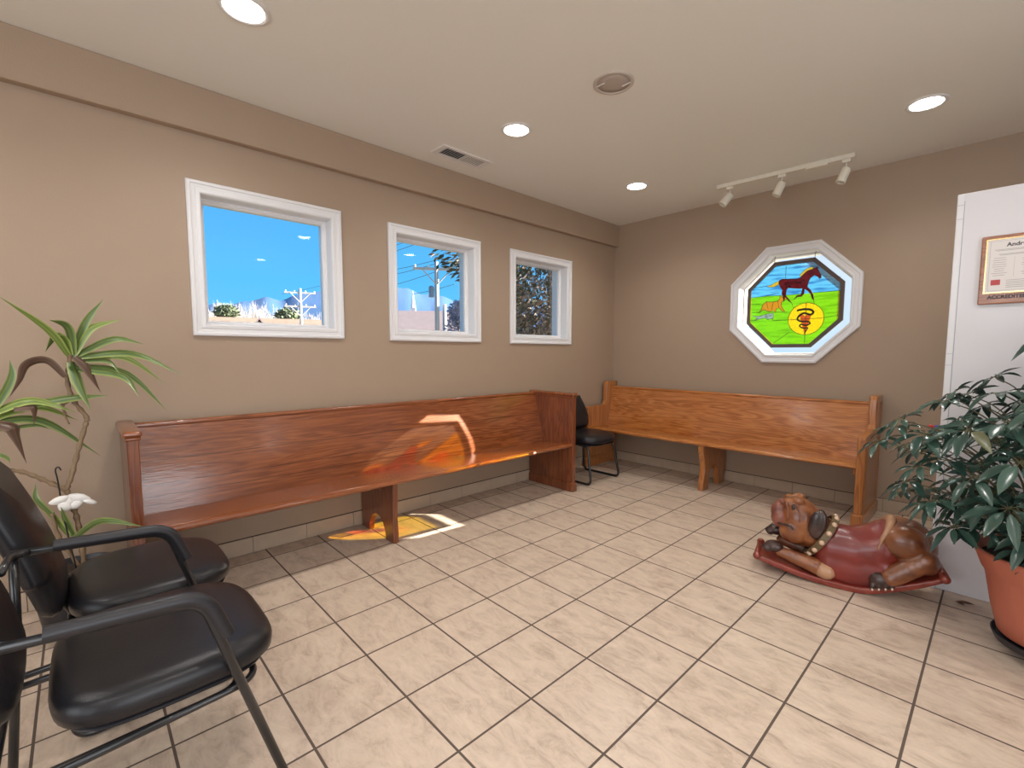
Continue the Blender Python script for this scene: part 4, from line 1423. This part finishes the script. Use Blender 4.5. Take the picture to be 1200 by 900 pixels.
# canopy targets in world space, grouped in whorls on a few main stems
targets = []
def umb(p, s=1.0, tilt=None, yel=False):
    targets.append((Vector(p), s, tilt, yel))
hand = [(2.885, -1.90, 0.865, 1.0), (2.96, -1.95, 0.98, 0.8), (3.02, -1.80, 0.83, 1.0), (3.00, -1.95, 0.70, 1.0), (3.05, -2.0, 0.93, 1.05), (3.10, -1.85, 1.07, 1.0),
        (3.17, -1.80, 1.10, 1.0), (3.13, -2.02, 0.83, 1.15), (3.19, -2.08, 0.97, 1.15), (3.10, -2.08, 0.66, 1.0), (3.22, -2.15, 0.80, 1.1), (3.27, -1.90, 1.12, 1.1),
        (3.30, -2.08, 1.02, 1.1), (3.34, -2.16, 0.88, 1.1), (3.32, -2.15, 0.70, 1.1), (3.25, -1.75, 1.18, 0.9), (3.40, -2.12, 1.08, 1.1), (3.45, -2.15, 0.95, 1.1),
        (3.08, -1.90, 0.60, 0.9), (3.17, -2.05, 0.56, 0.9), (3.42, -1.95, 1.36, 1.2), (3.50, -1.80, 1.44, 1.2), (3.42, -1.85, 1.22, 1.0), (3.55, -2.05, 1.20, 1.1),
        (3.45, -2.16, 0.76, 1.0), (3.38, -2.14, 0.60, 0.9), (3.12, -1.70, 0.95, 1.0), (3.22, -1.62, 1.04, 1.0), (3.30, -1.65, 0.90, 1.0), (3.20, -1.68, 0.78, 1.0),
        (3.35, -1.70, 1.08, 1.0), (3.18, -1.60, 0.62, 0.8), (2.98, -1.80, 0.62, 0.8), (3.24, -1.96, 0.70, 0.9), (3.28, -1.98, 0.60, 0.8), (3.04, -2.03, 0.79, 0.9)]
for x, y, z, s in hand:
    umb((x, y, z), s)
for k in range(58):
    a = rnd.uniform(-PI * 0.62, PI * 0.6)
    r = rnd.uniform(0.1, 0.55)
    umb((PC.x + 0.12 + r * math.cos(a), PC.y - 0.02 + 0.75 * r * math.sin(a), rnd.uniform(0.62, 1.5)), rnd.uniform(0.8, 1.15))
for k in range(46):
    h_ = hand[rnd.randrange(len(hand))]
    umb((h_[0] + rnd.uniform(-0.06, 0.09), h_[1] + rnd.uniform(0.0, 0.22), h_[2] + rnd.uniform(-0.10, 0.05)), rnd.uniform(0.8, 1.0))
for k in range(14):
    a = rnd.uniform(-2.3, -0.2)
    umb((PC.x + 0.23 * math.cos(a), PC.y + 0.23 * math.sin(a), rnd.uniform(0.47, 0.58)), 0.75)
for k, (P_, s, tl, yel) in enumerate(targets):
    base = Vector((PC.x + rnd.uniform(-0.10, 0.10), PC.y + rnd.uniform(-0.10, 0.10), 0.41))
    q = P_ - PC
    hub = base.lerp(Vector((PC.x + q.x * 0.35, PC.y + q.y * 0.35, max(0.5, P_.z - 0.22))), 1.0)
    mid = hub.lerp(P_, 0.5) + Vector((0, 0, 0.05))
    path = smooth_path([base, hub, mid, P_], 5)
    add_tube(stembm, [p - PC for p in path], [0.0055 - 0.0035 * i / len(path) for i in range(len(path))], sides=6)
    outw = Vector((q.x, q.y, 0))
    if outw.length > 0: outw.normalize()
    axis = (Vector((0, 0, 1)) + outw * rnd.uniform(0.3, 0.9) + Vector((rnd.uniform(-.2, .2), rnd.uniform(-.2, .2), 0))).normalized()
    e1 = axis.cross(Vector((0.3, 0.2, 0.1))).normalized()
    e2 = axis.cross(e1)
    nl = rnd.choice((7, 8, 8, 9))
    a0 = rnd.uniform(0, 6.28)
    for j in range(nl):
        an = a0 + j * 2 * PI / nl + rnd.uniform(-0.12, 0.12)
        d = (e1 * math.cos(an) + e2 * math.sin(an)) + axis * rnd.uniform(-0.25, 0.15)
        d.normalize()
        pst = P_ + d * 0.022 * s
        add_tube(stembm, [P_ - PC, pst - PC], 0.0015, sides=4)
        yl_ = 1 if rnd.random() < 0.015 else 0
        Lf = rnd.uniform(0.075, 0.112) * s
        bxy = pst - PC
        if PC.y + bxy.y > -1.47 and Vector((0,1,0)).dot(d) > 0.2:
            Lf *= 0.5
        add_leaflet(leafbm, bxy, d, axis, Lf, Lf * rnd.uniform(0.34, 0.42), droop=rnd.uniform(0.15, 0.65), mi=yl_)
obj('foliage', leafbm, [M['schef'], M['schefy']], sch)
obj('stems', stembm, M['stemg'], sch, smooth=True)

# dracaena behind the chairs
DX = 0.35
DR = Vector((DX, -4.71, 0))
dr = thing('potted_dracaena', 'leggy dracaena with striped strap leaves and bare canes beside the dark pew', 'potted plant', DR)
def strap_mat(name, mid, edge):
    m_, t_, b_ = mat_new(name)
    at = N(t_, 'ShaderNodeAttribute')
    at.attribute_name = 'across'
    rp = N(t_, 'ShaderNodeValToRGB')
    rp.color_ramp.elements[0].position = 0.35
    rp.color_ramp.elements[0].color = (*mid, 1)
    rp.color_ramp.elements[1].position = 0.8
    rp.color_ramp.elements[1].color = (*edge, 1)
    t_.links.new(at.outputs['Fac'], rp.inputs[0])
    t_.links.new(rp.outputs[0], b_.inputs['Base Color'])
    b_.inputs['Roughness'].default_value = 0.35
    return m_
M['strap'] = strap_mat('striped_strap_leaf', (0.070, 0.125, 0.038), (0.24, 0.30, 0.07))
M['strapy'] = strap_mat('bright_strap_leaf', (0.13, 0.20, 0.04), (0.34, 0.40, 0.10))
M['deadleaf'] = strap_mat('withered_strap_leaf', (0.10, 0.055, 0.038), (0.17, 0.11, 0.075))
def strap(pts, w, mat, name, droop_tip=True, xs=None):
    bm = bmesh.new()
    lay = bm.verts.layers.float.new('across')
    sp_ = smooth_path(pts, 8)
    n = len(sp_)
    prev = None
    for i, p in enumerate(sp_):
        u = i / (n - 1)
        ww = w * (0.45 + 0.55 * math.sin(PI * min(1, u * 0.9 + 0.12))) * (1 - u ** 3.5)
        t_ = (sp_[min(i + 1, n - 1)] - sp_[max(i - 1, 0)]).normalized()
        # blade is broadside to the room: width direction mixes 'across the leaf' with depth
        side = t_.cross(Vector((1, 0, 0)))
        if side.length < 0.05: side = Vector((0, 0, 1))
        side.normalize()
        side = (side * 0.72 + Vector((0.7, 0, 0)) * (1 if w > 0 else -1)).normalized()
        nn = t_.cross(side).normalized()
        if i == n - 1: ww = 0.0006
        ww = abs(ww)
        row = []
        for s_, ac in ((-1, 1.0), (-0.45, 0.25), (0, 0.6), (0.45, 0.25), (1, 1.0)):
            v = bm.verts.new(p + side * s_ * ww / 2 + nn * abs(s_) * ww * 0.16 - DR)
            v[lay] = ac
            row.append(v)
        if prev:
            for k in range(4):
                f = bm.faces.new((prev[k], prev[k + 1], row[k + 1], row[k]))
                f.smooth = True
        prev = row
    return obj(name, bm, mat, dr)
LV = {
'a1': [(-4.673, 1.262), (-4.622, 1.417), (-4.554, 1.521)], 'a2': [(-4.671, 1.265), (-4.608, 1.389), (-4.494, 1.433)],
'a3': [(-4.67, 1.265), (-4.68, 1.387), (-4.732, 1.418)], 'a4': [(-4.684, 1.262), (-4.744, 1.377), (-4.873, 1.509)],
'a5': [(-4.665, 1.266), (-4.53, 1.345), (-4.423, 1.32)], 'a6': [(-4.665, 1.262), (-4.46, 1.277), (-4.284, 1.167)],
'a6b': [(-4.67, 1.252), (-4.489, 1.26), (-4.336, 1.119)], 'a7': [(-4.672, 1.225), (-4.483, 1.179), (-4.341, 0.982)],
'a8': [(-4.672, 1.21), (-4.506, 1.173), (-4.454, 1.071)], 'a9': [(-4.665, 1.242), (-4.552, 1.241), (-4.513, 1.174)],
'a10': [(-4.674, 1.242), (-4.655, 1.147), (-4.624, 1.02)], 'a11': [(-4.68, 1.265), (-4.712, 1.351), (-4.757, 1.281)],
'a12': [(-4.68, 1.265), (-4.698, 1.337), (-4.717, 1.347)],
'b1': [(-4.92, 1.04), (-4.867, 1.169), (-4.862, 1.248)], 'b2': [(-4.94, 1.02), (-4.809, 1.075), (-4.672, 1.012)],
'b2b': [(-4.86, 1.045), (-4.688, 1.078), (-4.56, 1.08)], 'b3': [(-4.94, 1.0), (-4.80, 1.045), (-4.667, 0.962)],
'b5': [(-4.94, 0.99), (-4.78, 0.979), (-4.601, 0.791)], 'b6': [(-4.93, 0.95), (-4.807, 0.963), (-4.762, 0.939)],
'b7': [(-4.96, 0.88), (-4.895, 0.845), (-4.876, 0.826)], 'b8': [(-4.94, 1.03), (-4.99, 1.16), (-5.08, 1.22)], 'b9': [(-4.95, 1.0), (-5.05, 1.04), (-5.18, 0.95)],
'c1': [(-4.714, 0.427), (-4.62, 0.49), (-4.462, 0.47)], 'c2': [(-4.775, 0.545), (-4.823, 0.626), (-4.82, 0.695)],
'c3': [(-4.714, 0.429), (-4.737, 0.524), (-4.744, 0.597)], 'c4': [(-4.73, 0.442), (-4.788, 0.556), (-4.837, 0.626)]}
bright = {'a2', 'a4', 'a12', 'b2', 'b3', 'c4', 'a6b'}
rr_ = random.Random(5)
for nme, P_ in LV.items():
    big = nme[0] in 'ab'
    dx = rr_.uniform(-0.05, 0.10)
    pts_ = [(DX + dx * u, y, z) for (y, z), u in zip(P_, (0, 0.6, 1.4))]
    if nme == 'c1':
        pts_ = [(0.36, -4.714, 0.43), (0.56, -4.615, 0.541), (0.655, -4.475, 0.50)]
    wdt = {'a4': 0.042, 'a2': 0.048, 'a10': 0.058, 'a7': 0.045, 'c1': 0.036, 'b7': 0.02, 'b6': 0.022, 'a9': 0.028}.get(nme, 0.046 if big else 0.038)
    strap(pts_, wdt, M['strapy'] if nme in bright else M['strap'], 'strap_leaf')
for P_, w_ in (([(-4.66, 1.262), (-4.624, 1.21), (-4.584, 1.092)], 0.05), ([(-4.70, 1.17), (-4.752, 1.24), (-4.81, 1.225), (-4.835, 1.16), (-4.872, 1.085)], 0.045),
               ([(-4.93, 0.99), (-4.87, 0.965), (-4.86, 0.925), (-4.837, 0.801)], 0.06), ([(-4.86, 1.04), (-4.808, 1.045), (-4.799, 1.023), (-4.807, 0.96)], 0.035)):
    strap([(DX + 0.03, y, z) for y, z in P_], w_, M['deadleaf'], 'withered_leaf')
def cane(P_, r0, r1, name='cane'):
    path = smooth_path([(DX, y, z) for y, z in P_], 8)
    n = len(path)
    R_ = []
    for i in range(n):
        u = i / (n - 1)
        R_.append((0.82 * (r0 + (r1 - r0) * u)) * (1.0 + 0.22 * math.sin(i * 1.7) + 0.1 * math.sin(i * 4.1)))
    return obj(name, tube([p - DR for p in path], R_, sides=8), M['bark'], dr, smooth=True)
cane([(-4.685, 0.27), (-4.689, 0.414), (-4.698, 0.522), (-4.712, 0.60), (-4.722, 0.656), (-4.704, 0.716), (-4.674, 0.838), (-4.645, 0.946), (-4.64, 0.985), (-4.678, 1.062), (-4.693, 1.148), (-4.684, 1.218), (-4.676, 1.275)], 0.013, 0.010)
cane([(-4.721, 0.652), (-4.796, 0.718), (-4.855, 0.763), (-4.925, 0.792), (-4.96, 0.88), (-4.945, 1.02)], 0.012, 0.010)
cane([(-4.70, 0.28), (-4.76, 0.45), (-4.775, 0.56)], 0.010, 0.008)
cane([(-4.706, 1.00), (-4.712, 1.04), (-4.69, 1.06)], 0.005, 0.004, 'twig')
cane([(-4.715, 1.06), (-4.712, 1.01), (-4.698, 0.955)], 0.006, 0.004, 'twig')
bm = bmesh.new()
add_tube(bm, [Vector(p) - DR for p in smooth_path([(DX + 0.02, -4.71, 0.27), (DX + 0.02, -4.735, 0.50), (DX + 0.02, -4.748, 0.70), (DX + 0.02, -4.753, 0.755), (DX + 0.02, -4.743, 0.768), (DX + 0.02, -4.735, 0.752)], 6)], 0.003, sides=6)
obj('plant_stake', bm, M['blackmetal'], dr, smooth=True)
bm = bmesh.new()
add_lathe(bm, [(0.0, 0.0), (0.115, 0.0), (0.12, 0.01), (0.155, 0.25), (0.168, 0.255), (0.170, 0.285), (0.158, 0.287), (0.15, 0.265), (0.0, 0.26)], seg=40, capb=False, capt=False)
obj('pot', bm, M['armpad'], dr, smooth=True, angle=35)
obj('soil', lathe([(0.0, 0.272), (0.08, 0.270), (0.151, 0.264)], seg=32, capb=False, capt=False), M['soil'], dr, smooth=True)
# white cloth bow tied round the canes
M['cloth'] = simple('white_cloth', (0.80, 0.78, 0.75), 0.8, bump=0.5, bscale=40)
bow = thing('cloth_bow', 'white cloth bow tied round the dracaena canes', 'bow', (DX + 0.02, -4.712, 0.610))
bm = bmesh.new()
for (yy, zz, ry, rz, an) in ((-0.035, 0.008, 0.036, 0.017, -0.25), (0.030, 0.004, 0.042, 0.019, 0.5), (-0.02, -0.022, 0.026, 0.022, 0.6), (0.012, -0.022, 0.030, 0.020, -0.3), (0.062, -0.018, 0.026, 0.011, 0.5), (-0.005, 0.0, 0.018, 0.024, 0)):
    add_ball(bm, (rnd.uniform(-0.004, 0.012), yy, zz), (0.016, ry, rz), 3, Matrix.Rotation(-an, 3, 'X').to_quaternion())
for v in bm.verts:
    v.co += v.co.normalized() * 0.004 * noise.noise(v.co * 60)
obj('knot', bm, M['cloth'], bow, smooth=True)

# dry leaf on the floor
bm = bmesh.new()
add_leaflet(bm, Vector((0, 0, 0.006)), Vector((1, 0.25, 0)), Vector((0, 0, 1)), 0.075, 0.035, droop=-0.05)
add_leaflet(bm, Vector((0.01, 0.0, 0.006)), Vector((0.6, -0.6, 0)), Vector((0, 0, 1)), 0.035, 0.02, droop=-0.1)
o = obj('dry_leaf', bm, simple('dry_brown_leaf', (0.13, 0.06, 0.035), 0.7))
o.location = (3.175, -1.46, 0.0)
tag(o, 'dry brown fallen leaf on the floor tiles before the white partition', 'leaf')

# ------------------------------------------------------------------ outdoors
def dirv(az, el):
    a, b_ = math.radians(az), math.radians(el)
    return Vector((-math.sin(a) * math.cos(b_), math.cos(a) * math.cos(b_), math.sin(b_)))
def at(az, el, D):
    d = dirv(az, el)
    return CAM + d * (D / math.hypot(d.x, d.y))
GZ = -0.4
M['grass'] = simple('winter_grass', (0.2, 0.18, 0.11), 0.95, var=0.2, vscale=0.6)
obj('ground', box((-900, -400, GZ - 0.3), (60, 60, GZ)), M['grass'], kind='structure')
# far blue mountains
M['mount'] = simple('hazy_blue_mountain', (0.04, 0.11, 0.25), 1.0, var=0.4, vscale=0.012)  # distance haze is mixed into the base colour
bm = bmesh.new()
rows = []
elev = [(36, 5.8), (50, 6.0), (53, 5.8), (55, 6.4), (57, 7.0), (58.5, 6.9), (60, 7.6), (62, 7.7), (64, 7.5), (68, 7.0), (70, 6.7), (72, 6.3), (73.5, 5.6), (75, 5.9), (76.5, 5.3), (80, 4.8), (92, 4.4)]
import bisect
def el_at(a):
    for (a0, e0), (a1, e1) in zip(elev, elev[1:]):
        if a0 <= a <= a1:
            return e0 + (e1 - e0) * (a - a0) / (a1 - a0)
    return 5
for i in range(113):
    a = 36 + i * 0.5
    e_ = el_at(a) + 0.22 * noise.noise(Vector((a * 0.8, 0, 3))) + 0.08 * noise.noise(Vector((a * 3.1, 0, 3)))
    p = at(a, e_, 620)
    row = [bm.verts.new(at(a, 0, 430) * 1.0 - Vector((0, 0, 3)))]
    for q in (0.35, 0.7):
        pp_ = at(a, 0, 430).lerp(p, q)
        pp_.z = p.z * (q ** 1.2) + 5 * noise.noise(Vector((a * 0.9, q * 7, 1)))
        row.append(bm.verts.new(pp_))
    row.append(bm.verts.new(p))
    pb_ = at(a, 0, 820)
    row.append(bm.verts.new((pb_.x, pb_.y, -3)))
    rows.append(row)
for A, B in zip(rows, rows[1:]):
    for k in range(4):
        bm.faces.new((A[k], A[k + 1], B[k + 1], B[k]))
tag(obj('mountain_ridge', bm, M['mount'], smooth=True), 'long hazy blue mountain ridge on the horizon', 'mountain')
# belt of bare winter trees, uncountable
M['twig'] = simple('pale_bare_twigs', (0.40, 0.36, 0.34), 0.9, var=0.3, vscale=0.3)
M['evergreen'] = simple('distant_evergreen', (0.17, 0.20, 0.12), 0.9, var=0.3, vscale=0.3)
bm = bmesh.new()
rt_ = random.Random(21)
def stick(bm, p, d, L, r, depth):
    q = p + d * L
    s_ = Vector((-d.z - 0.1, d.x * 0.3, d.x)).normalized() if abs(d.z) < 0.99 else Vector((1, 0, 0))
    add_tube(bm, [p, q], [r, r * 0.5], sides=3, caps=False)
    if depth > 0:
        for k in range(3 if depth > 1 else 4):
            u = rt_.uniform(0.35, 1.0)
            dd = (d + Vector((rt_.uniform(-0.8, 0.8), rt_.uniform(-0.8, 0.8), rt_.uniform(-0.1, 0.6)))).normalized()
            stick(bm, p + d * L * u, dd, L * rt_.uniform(0.45, 0.7), r * 0.55, depth - 1)
def belt(a):      # top elevation of the belt
    if a > 74: return 5.3
    if a > 69: return 5.0
    return 4.6
for k in range(330):
    a = rt_.uniform(56.5, 84)
    D = rt_.uniform(95, 125)
    b0 = at(a, 0, D)
    b0.z = GZ
    top = at(a, belt(a) + rt_.uniform(-0.7, 0.5), D).z - GZ
    stick(bm, b0, Vector((rt_.uniform(-.08, .08), rt_.uniform(-.08, .08), 1)).normalized(), top * 0.5, 0.17, 3)
tag(obj('bare_tree_belt', bm, M['twig']), 'belt of pale bare winter trees below the mountains', 'trees', kind='stuff')
# low evergreen clumps among the belt
def clump(name, c, rx, rz, n, size, mat, seed, label, cat, group=None, kind=None, squash=1.0, trunk=None, mi2=None, parts='foliage'):
    rc = random.Random(seed)
    bm = bmesh.new()
    for k in range(n):
        while True:
            v = Vector((rc.uniform(-1, 1), rc.uniform(-1, 1), rc.uniform(-1, 1)))
            if v.length < 1: break
        if v.length < 0.6 and rc.random() < 0.5:
            v = v.normalized() * rc.uniform(0.6, 1)
        p = Vector((v.x * rx, v.y * rx, v.z * rz))
        s_ = size * rc.uniform(0.6, 1.3)
        d = Vector((rc.uniform(-1, 1), rc.uniform(-1, 1), rc.uniform(-0.7, 0.5))).normalized()
        e_ = d.cross(Vector((rc.uniform(-1, 1), rc.uniform(-1, 1), rc.uniform(-1, 1)))).normalized() * 0.28
        a = bm.verts.new(p)
        b_ = bm.verts.new(p + (d * 0.5 + e_) * s_)
        c_ = bm.verts.new(p + d * s_)
        d_ = bm.verts.new(p + (d * 0.5 - e_) * s_)
        f = bm.faces.new((a, b_, c_, d_))
        if mi2 and rc.random() < mi2: f.material_index = 1
    return bm
for i, (a, el, D, r) in enumerate([(78.6, 4.5, 84, 1.5), (72.9, 4.2, 80, 1.7)]):
    c = at(a, el, D)
    t = thing('distant_tree', ['small dull green tree at the far left of the bare woods in the left window', 'bushy dull green tree left of the utility pole in the left window'][i], 'tree', (c.x, c.y, GZ), 0, 'distant evergreen trees')
    bm = clump('f', None, r, r * 0.8, 900, 0.55, None, 40 + i, '', '')
    for v in bm.verts: v.co.z += c.z - GZ - 0.5
    obj('crown', bm, M['evergreen'], t)
    obj('trunk', tube([(0, 0, 0), (0, 0, c.z - GZ)], [0.18, 0.1], sides=7), M['twig'], t)

# church with steeple, grey-pink roof
M['roof'] = simple('pinkish_grey_shingles', (0.28, 0.215, 0.215), 0.9, var=0.15, vscale=1.5, bump=0.3, bscale=4)
M['siding'] = simple('white_siding', (0.72, 0.72, 0.74), 0.7)
M['roofb'] = simple('brown_shingles', (0.26, 0.175, 0.135), 0.9, var=0.2, vscale=1.5)
M['pane_dark'] = simple('dark_far_pane', (0.08, 0.1, 0.14), 0.2)
def gable_building(name, label, c, L, Wd, eave, ridge, rotz, mr_, mw, cat='building', steeple=None):
    t = thing(name, label, cat, (c.x, c.y, GZ), rotz)
    obj('wall', prism([(-Wd / 2, 0), (Wd / 2, 0), (Wd / 2, eave), (0, ridge - 0.15), (-Wd / 2, eave)], 0, -L / 2, L / 2), mw, t)
    ov = 0.5
    sl = (ridge - eave) / (Wd / 2)
    pts_ = [(-Wd / 2 - ov, eave - ov * sl), (0, ridge), (Wd / 2 + ov, eave - ov * sl), (Wd / 2 + ov, eave - ov * sl + 0.2), (0, ridge + 0.2), (-Wd / 2 - ov, eave - ov * sl + 0.2)]
    obj('roof', prism(pts_, 0, -L / 2 - ov, L / 2 + ov), mr_, t)
    for k in range(int(L // 4)):
        xx = -L / 2 + 2 + k * 4
        for s in (-1, 1):
            a, b_ = sorted((s * Wd / 2, s * (Wd / 2 + 0.06)))
            obj('window', box((xx - 0.5, a, eave * 0.35), (xx + 0.5, b_, eave * 0.75)), M['pane_dark'], t)
    return t
cp = at(57.6, 3.0, 55)
ch = gable_building('church', 'white church with pinkish grey roof and slender white steeple', cp, 10, 11, 2.4, 6.3, math.radians(50), M['roof'], M['siding'])
st_p = at(59.4, 4.0, 57)
loc = Matrix.Rotation(-math.radians(50), 3, 'Z') @ (Vector((st_p.x - cp.x, st_p.y - cp.y, 0)))
zt = at(59.3, 6.8, 57).z - GZ
zb = at(59.3, 5.2, 57).z - GZ
bm = bmesh.new()
add_box(bm, (loc.x - 0.42, loc.y - 0.42, 2.5), (loc.x + 0.42, loc.y + 0.42, zb - 0.5))
add_box(bm, (loc.x - 0.3, loc.y - 0.3, zb - 0.5), (loc.x + 0.3, loc.y + 0.3, zb + 0.1))
add_lathe(bm, [(0.30, zb + 0.1), (0.0, zt + 0.6)], c=(loc.x, loc.y, 0), seg=8)
obj('steeple', bm, M['siding'], ch)
hp = at(74.0, 2.0, 72)
gable_building('house', 'long low house with brown roof under the left window view', hp, 19, 7, 2.6, at(73, 3.5, 72).z - GZ, math.radians(72 - 90 + 90), M['roofb'], M['siding'], 'house')
hp2 = at(78.5, 2.0, 48)
gable_building('house', 'small white gabled house in front of the long brown roof', at(75.6, 2.0, 44), 4, 3.4, 1.7, at(75.6, 3.35, 44).z - GZ, math.radians(-15), M['roof'], M['siding'], 'house')

# utility poles
M['polew'] = simple('pale_weathered_pole', (0.46, 0.43, 0.42), 0.85)
M['wire'] = simple('power_cable', (0.10, 0.12, 0.16), 0.6)
def pole(az, eltop, D, label, arms=1, transformer=False, az_arm=0.0):
    b0 = at(az, 0, D)
    hgt = at(az, eltop, D).z - GZ
    t = thing('utility_pole', label, 'utility pole', (b0.x, b0.y, GZ), math.radians(az + az_arm))
    obj('pole', tube([(0, 0, 0), (0, 0, hgt)], [0.15, 0.10], sides=10), M['polew'], t, smooth=True)
    for k in range(arms):
        zz = hgt - 0.35 - k * 1.1
        ar = obj('crossarm', box((-1.15, -0.06, zz - 0.06), (1.15, 0.06, zz + 0.06)), M['polew'], t)
        for s in (-1, 1):
            bm = bmesh.new()
            add_tube(bm, [(s * 0.75, -0.08, zz), (0, -0.1, zz - 0.8)], 0.03, sides=5)
            obj('brace', bm, M['polew'], ar)
        for xx in (-1.05, -0.4, 0.4, 1.05):
            obj('insulator', lathe([(0.03, 0.0), (0.06, 0.03), (0.03, 0.06), (0.06, 0.09), (0.0, 0.15)], c=(xx, 0, zz + 0.06), seg=8), M['siding'], ar)
    if transformer:
        obj('transformer', lathe([(0.0, 0), (0.13, 0.0), (0.13, 0.5), (0.06, 0.56), (0, 0.56)], c=(-0.27, 0, hgt - 1.75), seg=12, capb=False, capt=False), simple('grey_transformer', (0.2, 0.25, 0.32), 0.5), t, smooth=True, angle=40)
    return t
pole(56.6, 10.7, 24, 'pale wooden utility pole with crossarm and transformer, seen through the middle window', 1, True)
pole(55.7, 5.8, 24, 'short bare pale pole right beside the transformer pole', 0)
pole(71.6, 7.0, 42, 'pale utility pole with two crossarms, seen through the left window', 2, False)
wires = [((63.5, 11.6), (58.6, 13.4)), ((63.5, 11.0), (58.2, 12.9)), ((63.5, 9.2), (56.6, 10.9)), ((63.5, 8.6), (56.6, 10.5)), ((63.5, 7.3), (56.6, 9.6)), ((59.5, 6.9), (54.5, 8.2)), ((73.4, 6.3), (68.0, 7.9))]
for i, (a, b_) in enumerate(wires):
    D = 24 if i < 6 else 42
    p, q = at(a[0], a[1], D + 3), at(b_[0], b_[1], D)
    mid = (p + q) / 2 - Vector((0, 0, 0.05))
    wl = ['topmost power cable', 'second power cable from the top', 'power cable reaching the left end of the crossarm', 'power cable reaching the middle of the crossarm', 'lowest sloping power cable', 'short power cable running right of the pole', 'power cable at the pole in the left window'][i]
    tag(obj('power_cable', tube(smooth_path([p, mid, q], 6), 0.014, sides=5), M['wire']), wl + ', against the blue sky outside', 'cable', 'overhead power cables')

# conifer close to the third window
M['needle'] = simple('brownish_green_needles', (0.075, 0.085, 0.045), 0.8, var=0.5, vscale=3)
M['needle2'] = simple('brown_needles', (0.34, 0.265, 0.215), 0.8, var=0.4, vscale=3)
c = at(43.0, 3, 9.0)
con = thing('conifer_tree', 'tall brownish green conifer close outside the right-hand window', 'tree', (c.x, c.y, GZ))
bm = bmesh.new()
rc = random.Random(9)
for k in range(26000):
    z = rc.uniform(0.3, 4.6)
    a = rc.uniform(0, 2 * PI)
    rmax = 1.2 if z < 2.0 else 1.2 + (z - 2.0) * 0.62
    rmax *= 0.9 + 0.25 * noise.noise(Vector((math.cos(a) * 2, math.sin(a) * 2, z * 1.5)))
    r = rmax * rc.uniform(0.15, 1) ** 0.5
    p = Vector((r * math.cos(a), r * math.sin(a), z))
    d = Vector((math.cos(a) + rc.uniform(-.8, .8), math.sin(a) + rc.uniform(-.8, .8), rc.uniform(-1.0, 0.1))).normalized()
    s_ = rc.uniform(0.09, 0.19)
    e_ = d.cross(Vector((rc.uniform(-1, 1), rc.uniform(-1, 1), rc.uniform(-1, 1)))).normalized() * 0.17
    vs_ = [bm.verts.new(p), bm.verts.new(p + (d * 0.5 + e_) * s_), bm.verts.new(p + d * s_), bm.verts.new(p + (d * 0.5 - e_) * s_)]
    f = bm.faces.new(vs_)
    f.material_index = 1 if rc.random() < (0.55 if z < 3 else 0.3) else 0
obj('needles', bm, [M['needle'], M['needle2']], con)
obj('trunk', tube([(0, 0, 0), (0.05, 0, 2.4), (0, 0, 4.6)], [0.09, 0.07, 0.03], sides=9), M['bark'], con, smooth=True)
# pale bush in front of it
M['blossom'] = simple('pale_pinkish_bush_leaves', (0.55, 0.46, 0.50), 0.85, var=0.3, vscale=4)
M['blossom2'] = simple('bluish_bush_leaves', (0.30, 0.36, 0.52), 0.85, var=0.3, vscale=4)
c = at(53.6, 3.0, 7.4)
bu = thing('ornamental_bush', 'pale pinkish ornamental bush at the lower right of the middle window', 'bush', (c.x, c.y, GZ))
bm = bmesh.new()
for j, (dx, zz, r) in enumerate(((0.0, 2.30, 0.22), (0.03, 2.02, 0.30), (-0.10, 1.72, 0.30), (0.12, 1.45, 0.40), (-0.05, 1.1, 0.42))):
    b2 = clump('b', None, r, r, 1100, 0.055, None, 70 + j, '', '', mi2=0.3 + 0.15 * j)
    off = Vector((dx, dx * 0.5, zz))
    mp_ = {}
    for f in b2.faces:
        nv = []
        for v in f.verts:
            if v.index not in mp_ or True:
                nv.append(bm.verts.new(v.co + off))
        nf = bm.faces.new(nv)
        nf.material_index = f.material_index
    b2.free()
obj('leaves', bm, [M['blossom'], M['blossom2']], bu)
bm = bmesh.new()
for k in range(7):
    a = k * 0.9
    add_tube(bm, smooth_path([(0, 0, 0), (0.1 * math.cos(a), 0.1 * math.sin(a), 0.8), (0.22 * math.cos(a), 0.22 * math.sin(a), 1.6 + 0.08 * k)], 4), 0.012, sides=5)
obj('stems', bm, M['bark'], bu)
